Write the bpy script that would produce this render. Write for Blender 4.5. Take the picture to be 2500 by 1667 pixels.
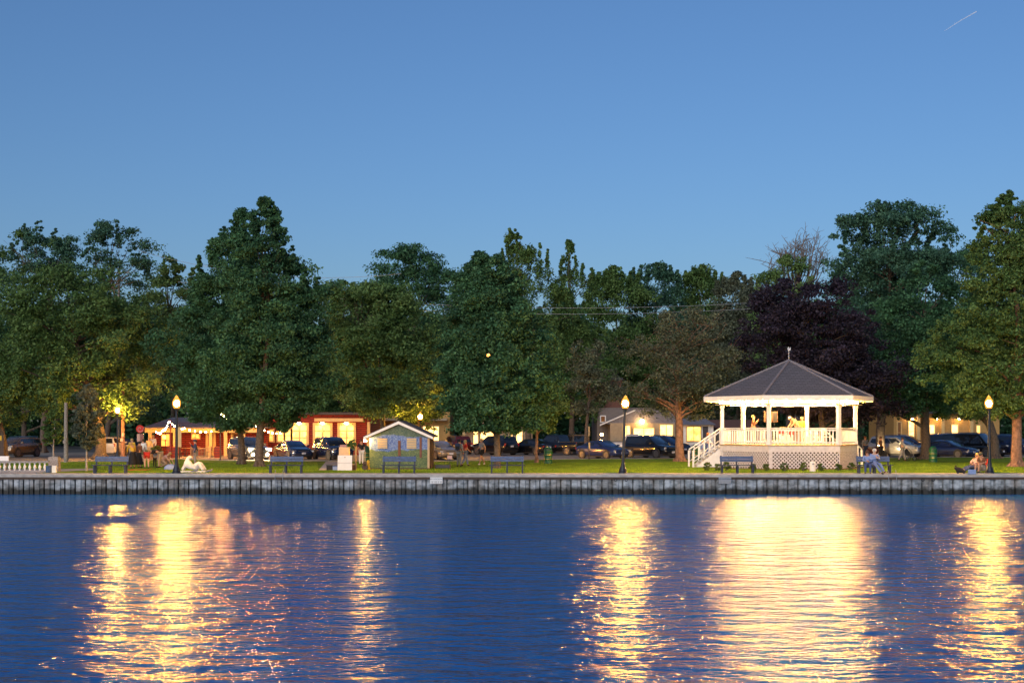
import bpy, bmesh, math, random
import numpy as np
from mathutils import Vector, Matrix
R = math.radians
for o in list(bpy.data.objects): bpy.data.objects.remove(o)
SC = bpy.context.scene
COL = SC.collection
# ---------------------------------------------------------------- camera
F, VH, HC = 3200.0, 1042.0, 2.42          # focal length (photo px), horizon row, eye height over the lawn
cam = bpy.data.cameras.new('camera'); camo = bpy.data.objects.new('camera', cam); COL.objects.link(camo)
cam.sensor_width = 36; cam.lens = 36 * F / 2500; cam.shift_y = (VH - 833.5) / 2500
cam.clip_start = 0.5; cam.clip_end = 20000
camo.location = (0, 0, HC); camo.rotation_euler = (R(90), 0, 0)
SC.camera = camo
# ---------------------------------------------------------------- world, sun, exposure
SUN_ELEV, SUN_ROT = R(9), R(200)
wd = bpy.data.worlds.new('World'); SC.world = wd; wd.use_nodes = True
nt = wd.node_tree; bg = nt.nodes['Background']
sky = nt.nodes.new('ShaderNodeTexSky'); sky.sky_type = 'NISHITA'; sky.sun_disc = False
sky.sun_elevation = SUN_ELEV; sky.sun_rotation = SUN_ROT; sky.altitude = 0
sky.air_density = 1.0; sky.dust_density = 1.3; sky.ozone_density = 4.5
hs = nt.nodes.new('ShaderNodeHueSaturation'); hs.inputs['Saturation'].default_value = 1.0
mul = nt.nodes.new('ShaderNodeMix'); mul.data_type = 'RGBA'; mul.blend_type = 'MULTIPLY'
mul.inputs[0].default_value = 1.0; mul.inputs[7].default_value = (1.07, .96, 1.01, 1)
nt.links.new(sky.outputs[0], hs.inputs['Color']); nt.links.new(hs.outputs[0], mul.inputs[6])
nt.links.new(mul.outputs[2], bg.inputs['Color']); bg.inputs['Strength'].default_value = 0.144
sl = bpy.data.lights.new('afterglow_sun', 'SUN'); sl.energy = 1.9; sl.angle = R(60); sl.color = (1.0, .97, .94)
so = bpy.data.objects.new('afterglow_sun', sl); COL.objects.link(so)
so.rotation_euler = (R(68), 0, R(-20))        # the glow left in the sky behind the camera
vs = SC.view_settings; vs.view_transform = 'Standard'; vs.look = 'None'; vs.exposure = 0.0; vs.gamma = 1.0
SC.cycles.use_denoising = True; SC.cycles.use_light_tree = True; SC.cycles.max_bounces = 6
SC.cycles.diffuse_bounces = 3; SC.cycles.glossy_bounces = 4; SC.cycles.transparent_max_bounces = 6
SC.cycles.sample_clamp_indirect = 6; SC.cycles.caustics_reflective = False

def yv(v, z=0.0): return F * (HC - z) / (v - VH)
def gx(u, y): return (u - 1250) * y / F
def gz(v, y): return HC - (v - VH) * y / F
def G(u, v, z=0.0):
    y = yv(v, z); return Vector((gx(u, y), y, z))
def P(u, v, y): return Vector((gx(u, y), y, gz(v, y)))
# ---------------------------------------------------------------- materials
MATS = {}
def pm(name, col, rough=.6, metal=0, noise=0, nscale=5, bump=0, bscale=30, spec=.5, coat=0, col2=None):
    m = bpy.data.materials.new(name); m.use_nodes = True; n = m.node_tree; b = n.nodes['Principled BSDF']
    c = (*col, 1)
    b.inputs['Base Color'].default_value = c; b.inputs['Roughness'].default_value = rough
    b.inputs['Metallic'].default_value = metal; b.inputs['Specular IOR Level'].default_value = spec
    b.inputs['Coat Weight'].default_value = coat
    tc = n.nodes.new('ShaderNodeTexCoord')
    if noise or col2:
        t = n.nodes.new('ShaderNodeTexNoise'); t.inputs['Scale'].default_value = nscale; t.inputs['Detail'].default_value = 6
        n.links.new(tc.outputs['Object'], t.inputs['Vector'])
        r = n.nodes.new('ShaderNodeValToRGB'); r.color_ramp.elements[0].position = .3; r.color_ramp.elements[1].position = .7
        k = noise
        r.color_ramp.elements[0].color = (*(x * (1 - k) for x in col), 1)
        r.color_ramp.elements[1].color = (*col2, 1) if col2 else (*(min(1, x * (1 + k)) for x in col), 1)
        n.links.new(t.outputs['Fac'], r.inputs[0]); n.links.new(r.outputs[0], b.inputs['Base Color'])
    if bump:
        t2 = n.nodes.new('ShaderNodeTexNoise'); t2.inputs['Scale'].default_value = bscale; t2.inputs['Detail'].default_value = 4
        n.links.new(tc.outputs['Object'], t2.inputs['Vector'])
        bp = n.nodes.new('ShaderNodeBump'); bp.inputs['Strength'].default_value = bump; bp.inputs['Distance'].default_value = .03
        n.links.new(t2.outputs['Fac'], bp.inputs['Height']); n.links.new(bp.outputs[0], b.inputs['Normal'])
    MATS[name] = m; return m
def em(name, col, st, var=0, vscale=4):
    m = bpy.data.materials.new(name); m.use_nodes = True; n = m.node_tree; b = n.nodes['Principled BSDF']
    b.inputs['Base Color'].default_value = (*(min(.8, c) for c in col), 1); b.inputs['Roughness'].default_value = .3
    b.inputs['Emission Color'].default_value = (*col, 1); b.inputs['Emission Strength'].default_value = st
    if var:     # an uneven, furnished room seen through the pane
        tc = n.nodes.new('ShaderNodeTexCoord'); t = n.nodes.new('ShaderNodeTexVoronoi'); t.inputs['Scale'].default_value = vscale
        n.links.new(tc.outputs['Object'], t.inputs['Vector'])
        r = n.nodes.new('ShaderNodeValToRGB'); r.color_ramp.elements[0].color = (*(c * (1 - var) for c in col), 1)
        r.color_ramp.elements[1].color = (*(min(1.5, c * (1 + var)) for c in col), 1)
        sp = n.nodes.new('ShaderNodeSeparateColor'); n.links.new(t.outputs['Color'], sp.inputs[0])
        n.links.new(sp.outputs[0], r.inputs[0]); n.links.new(r.outputs[0], b.inputs['Emission Color'])
    MATS[name] = m; return m
def leafmat(name, c1, c2, trans=.3):
    m = bpy.data.materials.new(name); m.use_nodes = True; n = m.node_tree; b = n.nodes['Principled BSDF']
    b.inputs['Roughness'].default_value = .6; b.inputs['Specular IOR Level'].default_value = .25
    tc = n.nodes.new('ShaderNodeTexCoord'); t = n.nodes.new('ShaderNodeTexNoise'); t.inputs['Scale'].default_value = .55; t.inputs['Detail'].default_value = 3
    n.links.new(tc.outputs['Object'], t.inputs['Vector'])
    r = n.nodes.new('ShaderNodeValToRGB'); r.color_ramp.elements[0].position = .35; r.color_ramp.elements[1].position = .65
    r.color_ramp.elements[0].color = (*c1, 1); r.color_ramp.elements[1].color = (*c2, 1)
    n.links.new(t.outputs['Fac'], r.inputs[0])
    ge = n.nodes.new('ShaderNodeNewGeometry'); mr = n.nodes.new('ShaderNodeMapRange')
    mr.inputs[3].default_value = .55; mr.inputs[4].default_value = 1.5
    n.links.new(ge.outputs['Random Per Island'], mr.inputs[0])
    h = n.nodes.new('ShaderNodeHueSaturation'); n.links.new(r.outputs[0], h.inputs['Color']); n.links.new(mr.outputs[0], h.inputs['Value'])
    n.links.new(h.outputs[0], b.inputs['Base Color'])
    tr = n.nodes.new('ShaderNodeBsdfTranslucent'); n.links.new(h.outputs[0], tr.inputs['Color'])
    mx = n.nodes.new('ShaderNodeMixShader'); mx.inputs[0].default_value = trans
    n.links.new(b.outputs[0], mx.inputs[1]); n.links.new(tr.outputs[0], mx.inputs[2])
    n.links.new(mx.outputs[0], n.nodes['Material Output'].inputs['Surface'])
    MATS[name] = m; return m
M = MATS
leafmat('leaf_dark', (.036, .10, .050), (.072, .175, .072)); leafmat('leaf_mid', (.062, .13, .038), (.125, .21, .06))
leafmat('leaf_olive', (.09, .175, .05), (.17, .26, .08)); leafmat('leaf_blue', (.04, .11, .075), (.08, .175, .10))
leafmat('leaf_purple', (.016, .013, .022), (.036, .026, .042), .15); leafmat('leaf_brown', (.10, .115, .07), (.16, .18, .10))
leafmat('leaf_shrub', (.07, .12, .025), (.15, .20, .04)); leafmat('leaf_grey', (.085, .105, .07), (.14, .17, .11)); leafmat('blade', (.15, .26, .015), (.24, .35, .025))
pm('bark', (.10, .075, .055), .9, noise=.5, nscale=9, bump=.8, bscale=18); pm('bark_red', (.22, .12, .075), .9, noise=.5, nscale=5, bump=1, bscale=9)
pm('bark_pale', (.35, .31, .26), .9, noise=.4, nscale=9); pm('twig', (.16, .13, .11), .9)
pm('pole_wood', (.26, .23, .20), .9, noise=.35, nscale=12); pm('pole_brown', (.25, .13, .09), .9, noise=.35, nscale=12)
pm('grass', (.16, .25, .015), .9, noise=.4, nscale=.55, bump=.6, bscale=40, spec=.1); pm('concrete', (.42, .38, .34), .85, noise=.25, nscale=3)
pm('asphalt', (.09, .085, .08), .9, noise=.3, nscale=2); pm('lot', (.24, .21, .18), .9, noise=.25, nscale=1.2); pm('earth', (.05, .045, .03), .95)
pm('mulch', (.17, .075, .035), .95, noise=.6, nscale=14, bump=1); pm('stone', (.30, .28, .27), .9, noise=.35, nscale=14, bump=.5)
pm('white_paint', (.78, .76, .72), .5, noise=.06, nscale=4); pm('black_metal', (.018, .022, .03), .4, metal=.3); pm('dark_metal', (.03, .03, .035), .5)
pm('blue_wood', (.06, .10, .20), .6, noise=.3, nscale=8); pm('blue_dark', (.02, .03, .06), .6, noise=.2)
pm('steel', (.5, .5, .52), .3, metal=1); pm('grey_metal', (.30, .31, .33), .5, metal=.3); pm('green_can', (.012, .10, .04), .45, noise=.2); pm('gold_metal', (.6, .45, .15), .35, metal=1)
pm('red_wall', (.33, .035, .018), .75, noise=.15, nscale=2); pm('cream', (.66, .47, .20), .7, noise=.08); pm('ochre', (.46, .27, .085), .75, noise=.1)
pm('tan_wall', (.42, .32, .20), .8, noise=.1); pm('grey_wall', (.17, .15, .14), .8, noise=.12); pm('brick_dark', (.16, .07, .05), .85, noise=.2, nscale=6); pm('roof_grey', (.19, .18, .20), .8, noise=.2, nscale=6)
pm('roof_dark', (.06, .055, .06), .8, noise=.2, nscale=6); pm('wood', (.38, .24, .10), .7, noise=.2, nscale=10); pm('dark_wood', (.07, .04, .025), .7, noise=.2)
pm('tyre', (.012, .012, .012), .8); pm('glass', (.015, .02, .03), .05, spec=.9); pm('rim', (.22, .22, .23), .3, metal=.8); pm('plate', (.6, .6, .65), .5)
pm('chrome', (.6, .6, .6), .15, metal=1); pm('tail', (.35, .01, .01), .2, coat=.5); pm('lens', (.55, .55, .55), .1, coat=1)
for nm, c, me in (('paint_black', (.008, .009, .012), .2), ('paint_navy', (.012, .022, .07), .3), ('paint_blue', (.03, .045, .13), .3), ('paint_grey', (.10, .105, .11), .4), ('paint_gold', (.36, .27, .17), .3),
                  ('paint_white', (.62, .60, .58), .1), ('paint_bronze', (.19, .13, .075), .4), ('paint_maroon', (.10, .02, .02), .3), ('paint_silver', (.42, .40, .37), .4), ('paint_tan', (.28, .17, .08), .3)):
    pm(nm, c, .22, me, coat=.8)
for nm, c in (('skin', (.50, .27, .17)), ('skin_pale', (.62, .38, .27)), ('hair_brown', (.10, .045, .02)), ('hair_red', (.35, .12, .04)), ('hair_white', (.6, .58, .52)), ('hair_dark', (.02, .015, .012)), ('hair_blond', (.45, .30, .12)),
              ('cl_navy', (.03, .05, .11)), ('cl_jeans', (.05, .08, .20)), ('cl_ltblue', (.22, .30, .52)), ('cl_palejean', (.16, .22, .42)), ('cl_yellow', (.65, .42, .04)), ('cl_black', (.015, .015, .018)),
              ('cl_brown', (.16, .07, .035)), ('cl_olive', (.14, .12, .06)), ('cl_red', (.50, .03, .02)), ('cl_white', (.72, .70, .68)), ('cl_grey', (.25, .24, .24)), ('cl_khaki', (.40, .32, .24)), ('cl_pink', (.55, .36, .34)), ('cl_tan', (.45, .33, .18)), ('cl_lime', (.50, .55, .06))):
    pm(nm, c, .85, noise=.08)
em('lamp_bulb', (1, .44, .06), 4600); em('tree_lamp', (1, .42, .08), 6); em('bulb', (1, .45, .07), 2300); em('bulb_fill', (1, .60, .24), 4200); em('bulb_small', (1, .38, .07), 900); em('headlight_on', (1, .72, .36), 1100); em('flood', (1, .55, .18), 420); em('shed_bulb', (1, .48, .08), 1900); pm('lattice_paint', (.60, .57, .57), .6, noise=.12, nscale=5)
em('window_warm', (1, .48, .10), 2.6, .55, 2.5); em('window_bright', (1, .50, .11), 2.6, .5, 2.0); em('window_orange', (1, .32, .05), 2.0, .6, 3); em('window_glow', (1, .56, .18), 3.2, .3, 3)
pm('window_dim', (.25, .10, .03), .1, spec=.8); em('sconce', (1, .56, .18), 130)

def globe_mat():      # clear glass shade with a faint amber glow of its own, the bright bulb sits inside
    m = bpy.data.materials.new('globe'); m.use_nodes = True; n = m.node_tree; MATS['globe'] = m; n.nodes.remove(n.nodes['Principled BSDF'])
    t = n.nodes.new('ShaderNodeBsdfTransparent'); e = n.nodes.new('ShaderNodeEmission'); e.inputs[0].default_value = (1, .40, .06, 1); e.inputs[1].default_value = 3.2
    mx = n.nodes.new('ShaderNodeMixShader'); mx.inputs[0].default_value = .3; n.links.new(t.outputs[0], mx.inputs[1]); n.links.new(e.outputs[0], mx.inputs[2]); n.links.new(mx.outputs[0], n.nodes['Material Output'].inputs['Surface'])
    m = bpy.data.materials.new('contrail'); m.use_nodes = True; n = m.node_tree; MATS['contrail'] = m; b = n.nodes['Principled BSDF']; b.inputs['Base Color'].default_value = (.9, .9, .9, 1); b.inputs['Alpha'].default_value = .3
globe_mat()
# water: rippled; its base blue is painted in to stand for reflected sky
def water_mat():
    m = bpy.data.materials.new('water'); m.use_nodes = True; n = m.node_tree; b = n.nodes['Principled BSDF']; MATS['water'] = m
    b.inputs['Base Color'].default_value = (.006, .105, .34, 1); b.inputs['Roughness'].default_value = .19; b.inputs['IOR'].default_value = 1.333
    tc = n.nodes.new('ShaderNodeTexCoord')
    def noise(sx, sy, det, rough=.55):
        mp = n.nodes.new('ShaderNodeMapping'); mp.inputs['Scale'].default_value = (sx, sy, 1); n.links.new(tc.outputs['Object'], mp.inputs[0])
        t = n.nodes.new('ShaderNodeTexNoise'); t.inputs['Scale'].default_value = 1; t.inputs['Detail'].default_value = det; t.inputs['Roughness'].default_value = rough
        n.links.new(mp.outputs[0], t.inputs['Vector']); return t
    prev = None
    for sx, sy, det, dist in ((.85, 1.5, 4, .30),):
        t = noise(sx, sy, det); bp = n.nodes.new('ShaderNodeBump'); bp.inputs['Strength'].default_value = 1; bp.inputs['Distance'].default_value = dist
        n.links.new(t.outputs['Fac'], bp.inputs['Height'])
        if prev: n.links.new(prev.outputs[0], bp.inputs['Normal'])
        prev = bp
    n.links.new(prev.outputs[0], b.inputs['Normal'])
water_mat()
def seawall_mat():
    m = pm('sheet_pile', (.2, .2, .2), .7); n = m.node_tree; b = n.nodes['Principled BSDF']
    tc = n.nodes.new('ShaderNodeTexCoord'); sep = n.nodes.new('ShaderNodeSeparateXYZ'); n.links.new(tc.outputs['Object'], sep.inputs[0])
    t = n.nodes.new('ShaderNodeTexNoise'); t.inputs['Scale'].default_value = 3.2; t.inputs['Detail'].default_value = 7; n.links.new(tc.outputs['Object'], t.inputs['Vector'])
    mp = n.nodes.new('ShaderNodeMapping'); mp.inputs['Scale'].default_value = (2.5, 2.5, 5); n.links.new(tc.outputs['Object'], mp.inputs[0])
    t2 = n.nodes.new('ShaderNodeTexNoise'); t2.inputs['Scale'].default_value = 1; t2.inputs['Detail'].default_value = 5; n.links.new(mp.outputs[0], t2.inputs['Vector'])
    r = n.nodes.new('ShaderNodeValToRGB'); e = r.color_ramp.elements; e[0].position = .34; e[0].color = (.15, .17, .18, 1); e[1].position = .62; e[1].color = (.45, .48, .50, 1)
    n.links.new(t2.outputs['Fac'], r.inputs[0])
    ad = n.nodes.new('ShaderNodeMath'); ad.operation = 'MULTIPLY_ADD'; ad.inputs[1].default_value = .5; n.links.new(t.outputs['Fac'], ad.inputs[0]); n.links.new(sep.outputs[2], ad.inputs[2])
    mr = n.nodes.new('ShaderNodeMapRange'); mr.inputs[1].default_value = -.56; mr.inputs[2].default_value = -.36; n.links.new(ad.outputs[0], mr.inputs[0])   # algae line
    mx = n.nodes.new('ShaderNodeMix'); mx.data_type = 'RGBA'; n.links.new(mr.outputs[0], mx.inputs[0]); mx.inputs[6].default_value = (.022, .022, .018, 1)
    w = n.nodes.new('ShaderNodeMapping'); w.inputs['Scale'].default_value = (.9, .9, .5); n.links.new(tc.outputs['Object'], w.inputs[0])      # rust and old paint in broad patches
    t3 = n.nodes.new('ShaderNodeTexNoise'); t3.inputs['Scale'].default_value = 1; t3.inputs['Detail'].default_value = 5; n.links.new(w.outputs[0], t3.inputs['Vector'])
    r3 = n.nodes.new('ShaderNodeValToRGB'); q = r3.color_ramp.elements; q[0].position = .36; q[0].color = (.62, .52, .44, 1); q[1].position = .56; q[1].color = (1, 1, 1, 1); n.links.new(t3.outputs['Fac'], r3.inputs[0])
    ml = n.nodes.new('ShaderNodeMix'); ml.data_type = 'RGBA'; ml.blend_type = 'MULTIPLY'; ml.inputs[0].default_value = 1; n.links.new(r.outputs[0], ml.inputs[6]); n.links.new(r3.outputs[0], ml.inputs[7])
    n.links.new(ml.outputs[2], mx.inputs[7]); n.links.new(mx.outputs[2], b.inputs['Base Color'])
seawall_mat()
def mosaic_mat():   # little tiles in three broad bands: treetops, water, lawn
    m = pm('mosaic', (.2, .2, .2), .4); n = m.node_tree; b = n.nodes['Principled BSDF']
    tc = n.nodes.new('ShaderNodeTexCoord'); v = n.nodes.new('ShaderNodeTexVoronoi'); v.inputs['Scale'].default_value = 17; n.links.new(tc.outputs['Object'], v.inputs['Vector'])
    sv = n.nodes.new('ShaderNodeSeparateColor'); n.links.new(v.outputs['Color'], sv.inputs[0])
    sep = n.nodes.new('ShaderNodeSeparateXYZ'); n.links.new(tc.outputs['Object'], sep.inputs[0])
    t = n.nodes.new('ShaderNodeTexNoise'); t.inputs['Scale'].default_value = 1.4; n.links.new(tc.outputs['Object'], t.inputs['Vector'])
    ad = n.nodes.new('ShaderNodeMath'); ad.operation = 'MULTIPLY_ADD'; ad.inputs[1].default_value = .5; n.links.new(t.outputs['Fac'], ad.inputs[0]); n.links.new(sep.outputs[2], ad.inputs[2])
    def ramp(a, c):
        r = n.nodes.new('ShaderNodeValToRGB'); e = r.color_ramp.elements; e[0].color = (*a, 1); e[1].color = (*c, 1); n.links.new(sv.outputs[0], r.inputs[0]); return r
    g2 = ramp((.01, .05, .02), (.10, .14, .07)); bl = ramp((.03, .08, .30), (.19, .27, .45)); g1 = ramp((.02, .06, .015), (.12, .16, .04))
    def mix(fac_lo, fac_hi, A, B):
        mr = n.nodes.new('ShaderNodeMapRange'); mr.inputs[1].default_value = fac_lo; mr.inputs[2].default_value = fac_hi; n.links.new(ad.outputs[0], mr.inputs[0])
        x = n.nodes.new('ShaderNodeMix'); x.data_type = 'RGBA'; n.links.new(mr.outputs[0], x.inputs[0]); n.links.new(A, x.inputs[6]); n.links.new(B, x.inputs[7]); return x
    m1 = mix(1.28, 1.34, g1.outputs[0], bl.outputs[0]); m2 = mix(2.12, 2.2, m1.outputs[2], g2.outputs[0]); n.links.new(m2.outputs[2], b.inputs['Base Color'])
mosaic_mat()
def shingle_mat(name, c, mortar, sc, rh):
    m = pm(name, c, .85); n = m.node_tree; b = n.nodes['Principled BSDF']
    tc = n.nodes.new('ShaderNodeTexCoord'); mp = n.nodes.new('ShaderNodeMapping'); mp.inputs['Rotation'].default_value = (R(90), 0, 0); n.links.new(tc.outputs['Object'], mp.inputs[0])
    br = n.nodes.new('ShaderNodeTexBrick'); br.inputs['Scale'].default_value = sc; br.inputs['Mortar Size'].default_value = .035; br.inputs['Row Height'].default_value = rh
    br.inputs['Color1'].default_value = (*c, 1); br.inputs['Color2'].default_value = (*(x * .75 for x in c), 1); br.inputs['Mortar'].default_value = (*mortar, 1)
    n.links.new(mp.outputs[0], br.inputs['Vector']); n.links.new(br.outputs[0], b.inputs['Base Color'])
shingle_mat('shingle', (.135, .128, .145), (.07, .07, .08), 1.6, .16); shingle_mat('white_brick', (.72, .68, .66), (.42, .38, .36), 3.2, .28)
shingle_mat('red_siding', (.36, .035, .018), (.14, .012, .008), .5, .09)
# ---------------------------------------------------------------- mesh helpers
class MB:
    def __init__(s): s.v = []; s.f = []
    def add(s, vs, fs):
        k = len(s.v); s.v += [tuple(v) for v in vs]; s.f += [tuple(i + k for i in f) for f in fs]; return s
    def box(s, c, d, rz=0, rx=0, ry=0):
        m = Matrix.Rotation(rz, 3, 'Z') @ Matrix.Rotation(ry, 3, 'Y') @ Matrix.Rotation(rx, 3, 'X'); c = Vector(c)
        vs = [c + m @ Vector((x * d[0] / 2, y * d[1] / 2, z * d[2] / 2)) for x in (-1, 1) for y in (-1, 1) for z in (-1, 1)]
        return s.add(vs, [(0, 1, 3, 2), (4, 6, 7, 5), (0, 4, 5, 1), (2, 3, 7, 6), (0, 2, 6, 4), (1, 5, 7, 3)])
    def tube(s, pts, rad, n=8, cap=True):
        pts = [Vector(p) for p in pts]; rings = []; k = len(pts)
        if not hasattr(rad, '__len__'): rad = [rad] * k
        for i, p in enumerate(pts):
            d = (pts[min(i + 1, k - 1)] - pts[max(i - 1, 0)]).normalized()
            a = Vector((0, 0, 1)) if abs(d.z) < .9 else Vector((1, 0, 0)); x = d.cross(a).normalized(); y = d.cross(x)
            rings.append([p + (x * math.cos(2 * math.pi * j / n) + y * math.sin(2 * math.pi * j / n)) * rad[i] for j in range(n)])
        vs = [q for r in rings for q in r]; fs = [(i * n + j, i * n + (j + 1) % n, (i + 1) * n + (j + 1) % n, (i + 1) * n + j) for i in range(k - 1) for j in range(n)]
        if cap: fs += [tuple(range(n)), tuple(range((k - 1) * n, k * n))]
        return s.add(vs, fs)
    def lathe(s, prof, n=16, c=(0, 0, 0), axis='Z'):
        vs = []; k = len(prof)
        for r, h in prof:
            for j in range(n):
                a = 2 * math.pi * j / n
                p = (r * math.cos(a), r * math.sin(a), h) if axis == 'Z' else ((r * math.cos(a), h, r * math.sin(a)) if axis == 'Y' else (h, r * math.cos(a), r * math.sin(a)))
                vs.append((p[0] + c[0], p[1] + c[1], p[2] + c[2]))
        return s.add(vs, [(i * n + j, i * n + (j + 1) % n, (i + 1) * n + (j + 1) % n, (i + 1) * n + j) for i in range(k - 1) for j in range(n)] + [tuple(range(n)), tuple(range((k - 1) * n, k * n))])
    def prism(s, poly, z0, z1):
        n = len(poly); vs = [(p[0], p[1], z0) for p in poly] + [(p[0], p[1], z1) for p in poly]
        return s.add(vs, [tuple(range(n)), tuple(range(n, 2 * n))] + [(i, (i + 1) % n, (i + 1) % n + n, i + n) for i in range(n)])
    def prismy(s, poly, y0, y1):      # polygon in x, z extruded along y
        n = len(poly); vs = [(p[0], y0, p[1]) for p in poly] + [(p[0], y1, p[1]) for p in poly]
        return s.add(vs, [tuple(range(n)), tuple(range(n, 2 * n))] + [(i, (i + 1) % n, (i + 1) % n + n, i + n) for i in range(n)])
    def ball(s, c, r, n=10, sq=(1, 1, 1)):
        pr = [(max(1e-4, math.sin(math.pi * i / n)) * r, -math.cos(math.pi * i / n) * r) for i in range(n + 1)]
        k = len(s.v); s.lathe(pr, n + 2)
        for i in range(k, len(s.v)): v = s.v[i]; s.v[i] = (v[0] * sq[0] + c[0], v[1] * sq[1] + c[1], v[2] * sq[2] + c[2])
        return s
    def build(s, name, mat, parent=None, smooth=False, label=None):
        me = bpy.data.meshes.new(name); me.from_pydata(s.v, [], s.f); me.update()
        bm = bmesh.new(); bm.from_mesh(me); bmesh.ops.recalc_face_normals(bm, faces=bm.faces); bm.to_mesh(me); bm.free()
        if smooth:
            me.polygons.foreach_set('use_smooth', [True] * len(me.polygons)); me.set_sharp_from_angle(angle=R(40))
        me.materials.append(M[mat] if isinstance(mat, str) else mat)
        o = bpy.data.objects.new(name, me); COL.objects.link(o)
        if parent: o.parent = parent
        if label: o['label'] = label
        return o
def thing(name, label, cat, loc=(0, 0, 0), rz=0, group=None):
    o = bpy.data.objects.new(name, None); COL.objects.link(o); o.location = loc; o.rotation_euler = (0, 0, rz); o.empty_display_size = .2
    o['label'] = label; o['category'] = cat
    if group: o['group'] = group
    return o
def tag(o, label, cat, group=None):
    o['label'] = label; o['category'] = cat
    if group: o['group'] = group
    return o
def struct(o): o['kind'] = 'structure'; return o
def dup(root, loc, rz, label, group=None):
    r = root.copy(); COL.objects.link(r); r.location = loc; r.rotation_euler = (0, 0, rz); r['label'] = label
    if group: r['group'] = group
    for ch in list(root.children):
        c = ch.copy(); COL.objects.link(c); c.parent = r
        for g in list(ch.children):
            d = g.copy(); COL.objects.link(d); d.parent = c
    return r
def npmesh(name, V, Fc, mat, parent=None):
    me = bpy.data.meshes.new(name); n, k = Fc.shape
    me.vertices.add(len(V)); me.vertices.foreach_set('co', V.astype(np.float32).ravel())
    me.loops.add(n * k); me.loops.foreach_set('vertex_index', Fc.astype(np.int32).ravel())
    me.polygons.add(n); me.polygons.foreach_set('loop_start', np.arange(0, n * k, k, dtype=np.int32)); me.update(calc_edges=True)
    me.materials.append(M[mat]); o = bpy.data.objects.new(name, me); COL.objects.link(o)
    if parent: o.parent = parent
    return o
# ---------------------------------------------------------------- ground and water
WY = yv(1157)                        # the seawall stands 67.4 m from the camera
WZ = -1.03
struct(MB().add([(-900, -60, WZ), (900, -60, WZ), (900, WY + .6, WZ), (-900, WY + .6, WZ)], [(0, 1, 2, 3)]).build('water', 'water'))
struct(MB().add([(-1500, WY + .7, -.16), (1500, WY + .7, -.16), (1500, 2500, -.16), (-1500, 2500, -.16)], [(0, 1, 2, 3)]).build('ground', 'earth'))
lawn_edge = [(-400, 1128), (150, 1127), (250, 1125), (450, 1121), (560, 1124), (700, 1125), (900, 1125.5), (1050, 1126), (1300, 1122), (1450, 1120), (1700, 1119), (2100, 1118), (2300, 1116), (2900, 1116)]
le = [G(*p) for p in lawn_edge]
struct(MB().prism([(le[0].x - 30, WY + 1.0)] + [(p.x, p.y) for p in le] + [(le[-1].x + 30, le[-1].y), (le[-1].x + 30, WY + 1.0)], -.2, 0).build('lawn', 'grass'))
kb = MB()
for a, b in zip(le, le[1:]):
    d = (b - a); L = d.length; kb.box(((a.x + b.x) / 2, (a.y + b.y) / 2 + .1, -.08), (L + .05, .16, .2), math.atan2(d.y, d.x))
struct(kb.build('kerb', 'concrete'))
struct(MB().add([(-140, 86, -.10), (160, 86, -.10), (160, 131, -.10), (-140, 131, -.10)], [(0, 1, 2, 3)]).build('parking_lot', 'lot'))
struct(MB().add([(-140, 131.3, -.12), (-26, 131.3, -.12), (-31, 200, -.12), (-60, 200, -.12)], [(0, 1, 2, 3)]).build('street', 'asphalt'))
struct(MB().box((0, WY + .55, -.05), (260, 1.1, .14)).build('promenade', 'concrete'))
pts = [G(*p, .004) for p in ((-300, 1156), (-300, 1143), (120, 1145), (236, 1143.2), (236, 1146.5), (140, 1151), (60, 1155.5))]
struct(MB().add(pts, [tuple(range(len(pts)))]).build('path', 'concrete'))
pts = [G(*p, .004) for p in ((778, 1147), (868, 1147), (858, 1126), (796, 1126))]
struct(MB().add(pts, [tuple(range(len(pts)))]).build('path', 'concrete'))
# parking bay lines
ln = MB()
for i in range(9):
    x = -22 + i * 3.4
    ln.add([(x, 99.5, -.096), (x + .12, 99.5, -.096), (x + 2.6, 104.5, -.096), (x + 2.48, 104.5, -.096)], [(0, 1, 2, 3)])
struct(ln.build('parking_lines', 'white_paint'))
rng = np.random.default_rng(5)
def blades():
    n = 150000; x = rng.uniform(-32, 36, n); y = WY + 1.05 + rng.power(.55, n) * 20; h = rng.uniform(.025, .07, n); a = rng.uniform(0, 6.28, n); w = .012
    keep = y < np.interp((x * F / y) + 1250, [p[0] for p in lawn_edge], [yv(p[1]) for p in lawn_edge]) - .3
    u = x * F / y + 1250; v = VH + F * HC / y
    keep &= ~((u < 240) & (v > 1142) & (v < 1157)) & ~((u > 776) & (u < 872) & (v < 1148.5)); x, y, h, a = x[keep], y[keep], h[keep], a[keep]; n = len(x)
    dx, dy = np.cos(a) * w, np.sin(a) * w; lx, ly = rng.normal(0, .02, n), rng.normal(0, .02, n)
    V = np.stack([np.stack([x - dx, y - dy, np.zeros(n)], 1), np.stack([x + dx, y + dy, np.zeros(n)], 1), np.stack([x + lx, y + ly, h], 1)], 1).reshape(-1, 3)
    o = npmesh('grass', V, np.arange(3 * n).reshape(n, 3), 'blade'); o['kind'] = 'stuff'; o['label'] = 'short mown grass blades on the park lawn'; o['category'] = 'grass'
blades()
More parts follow.
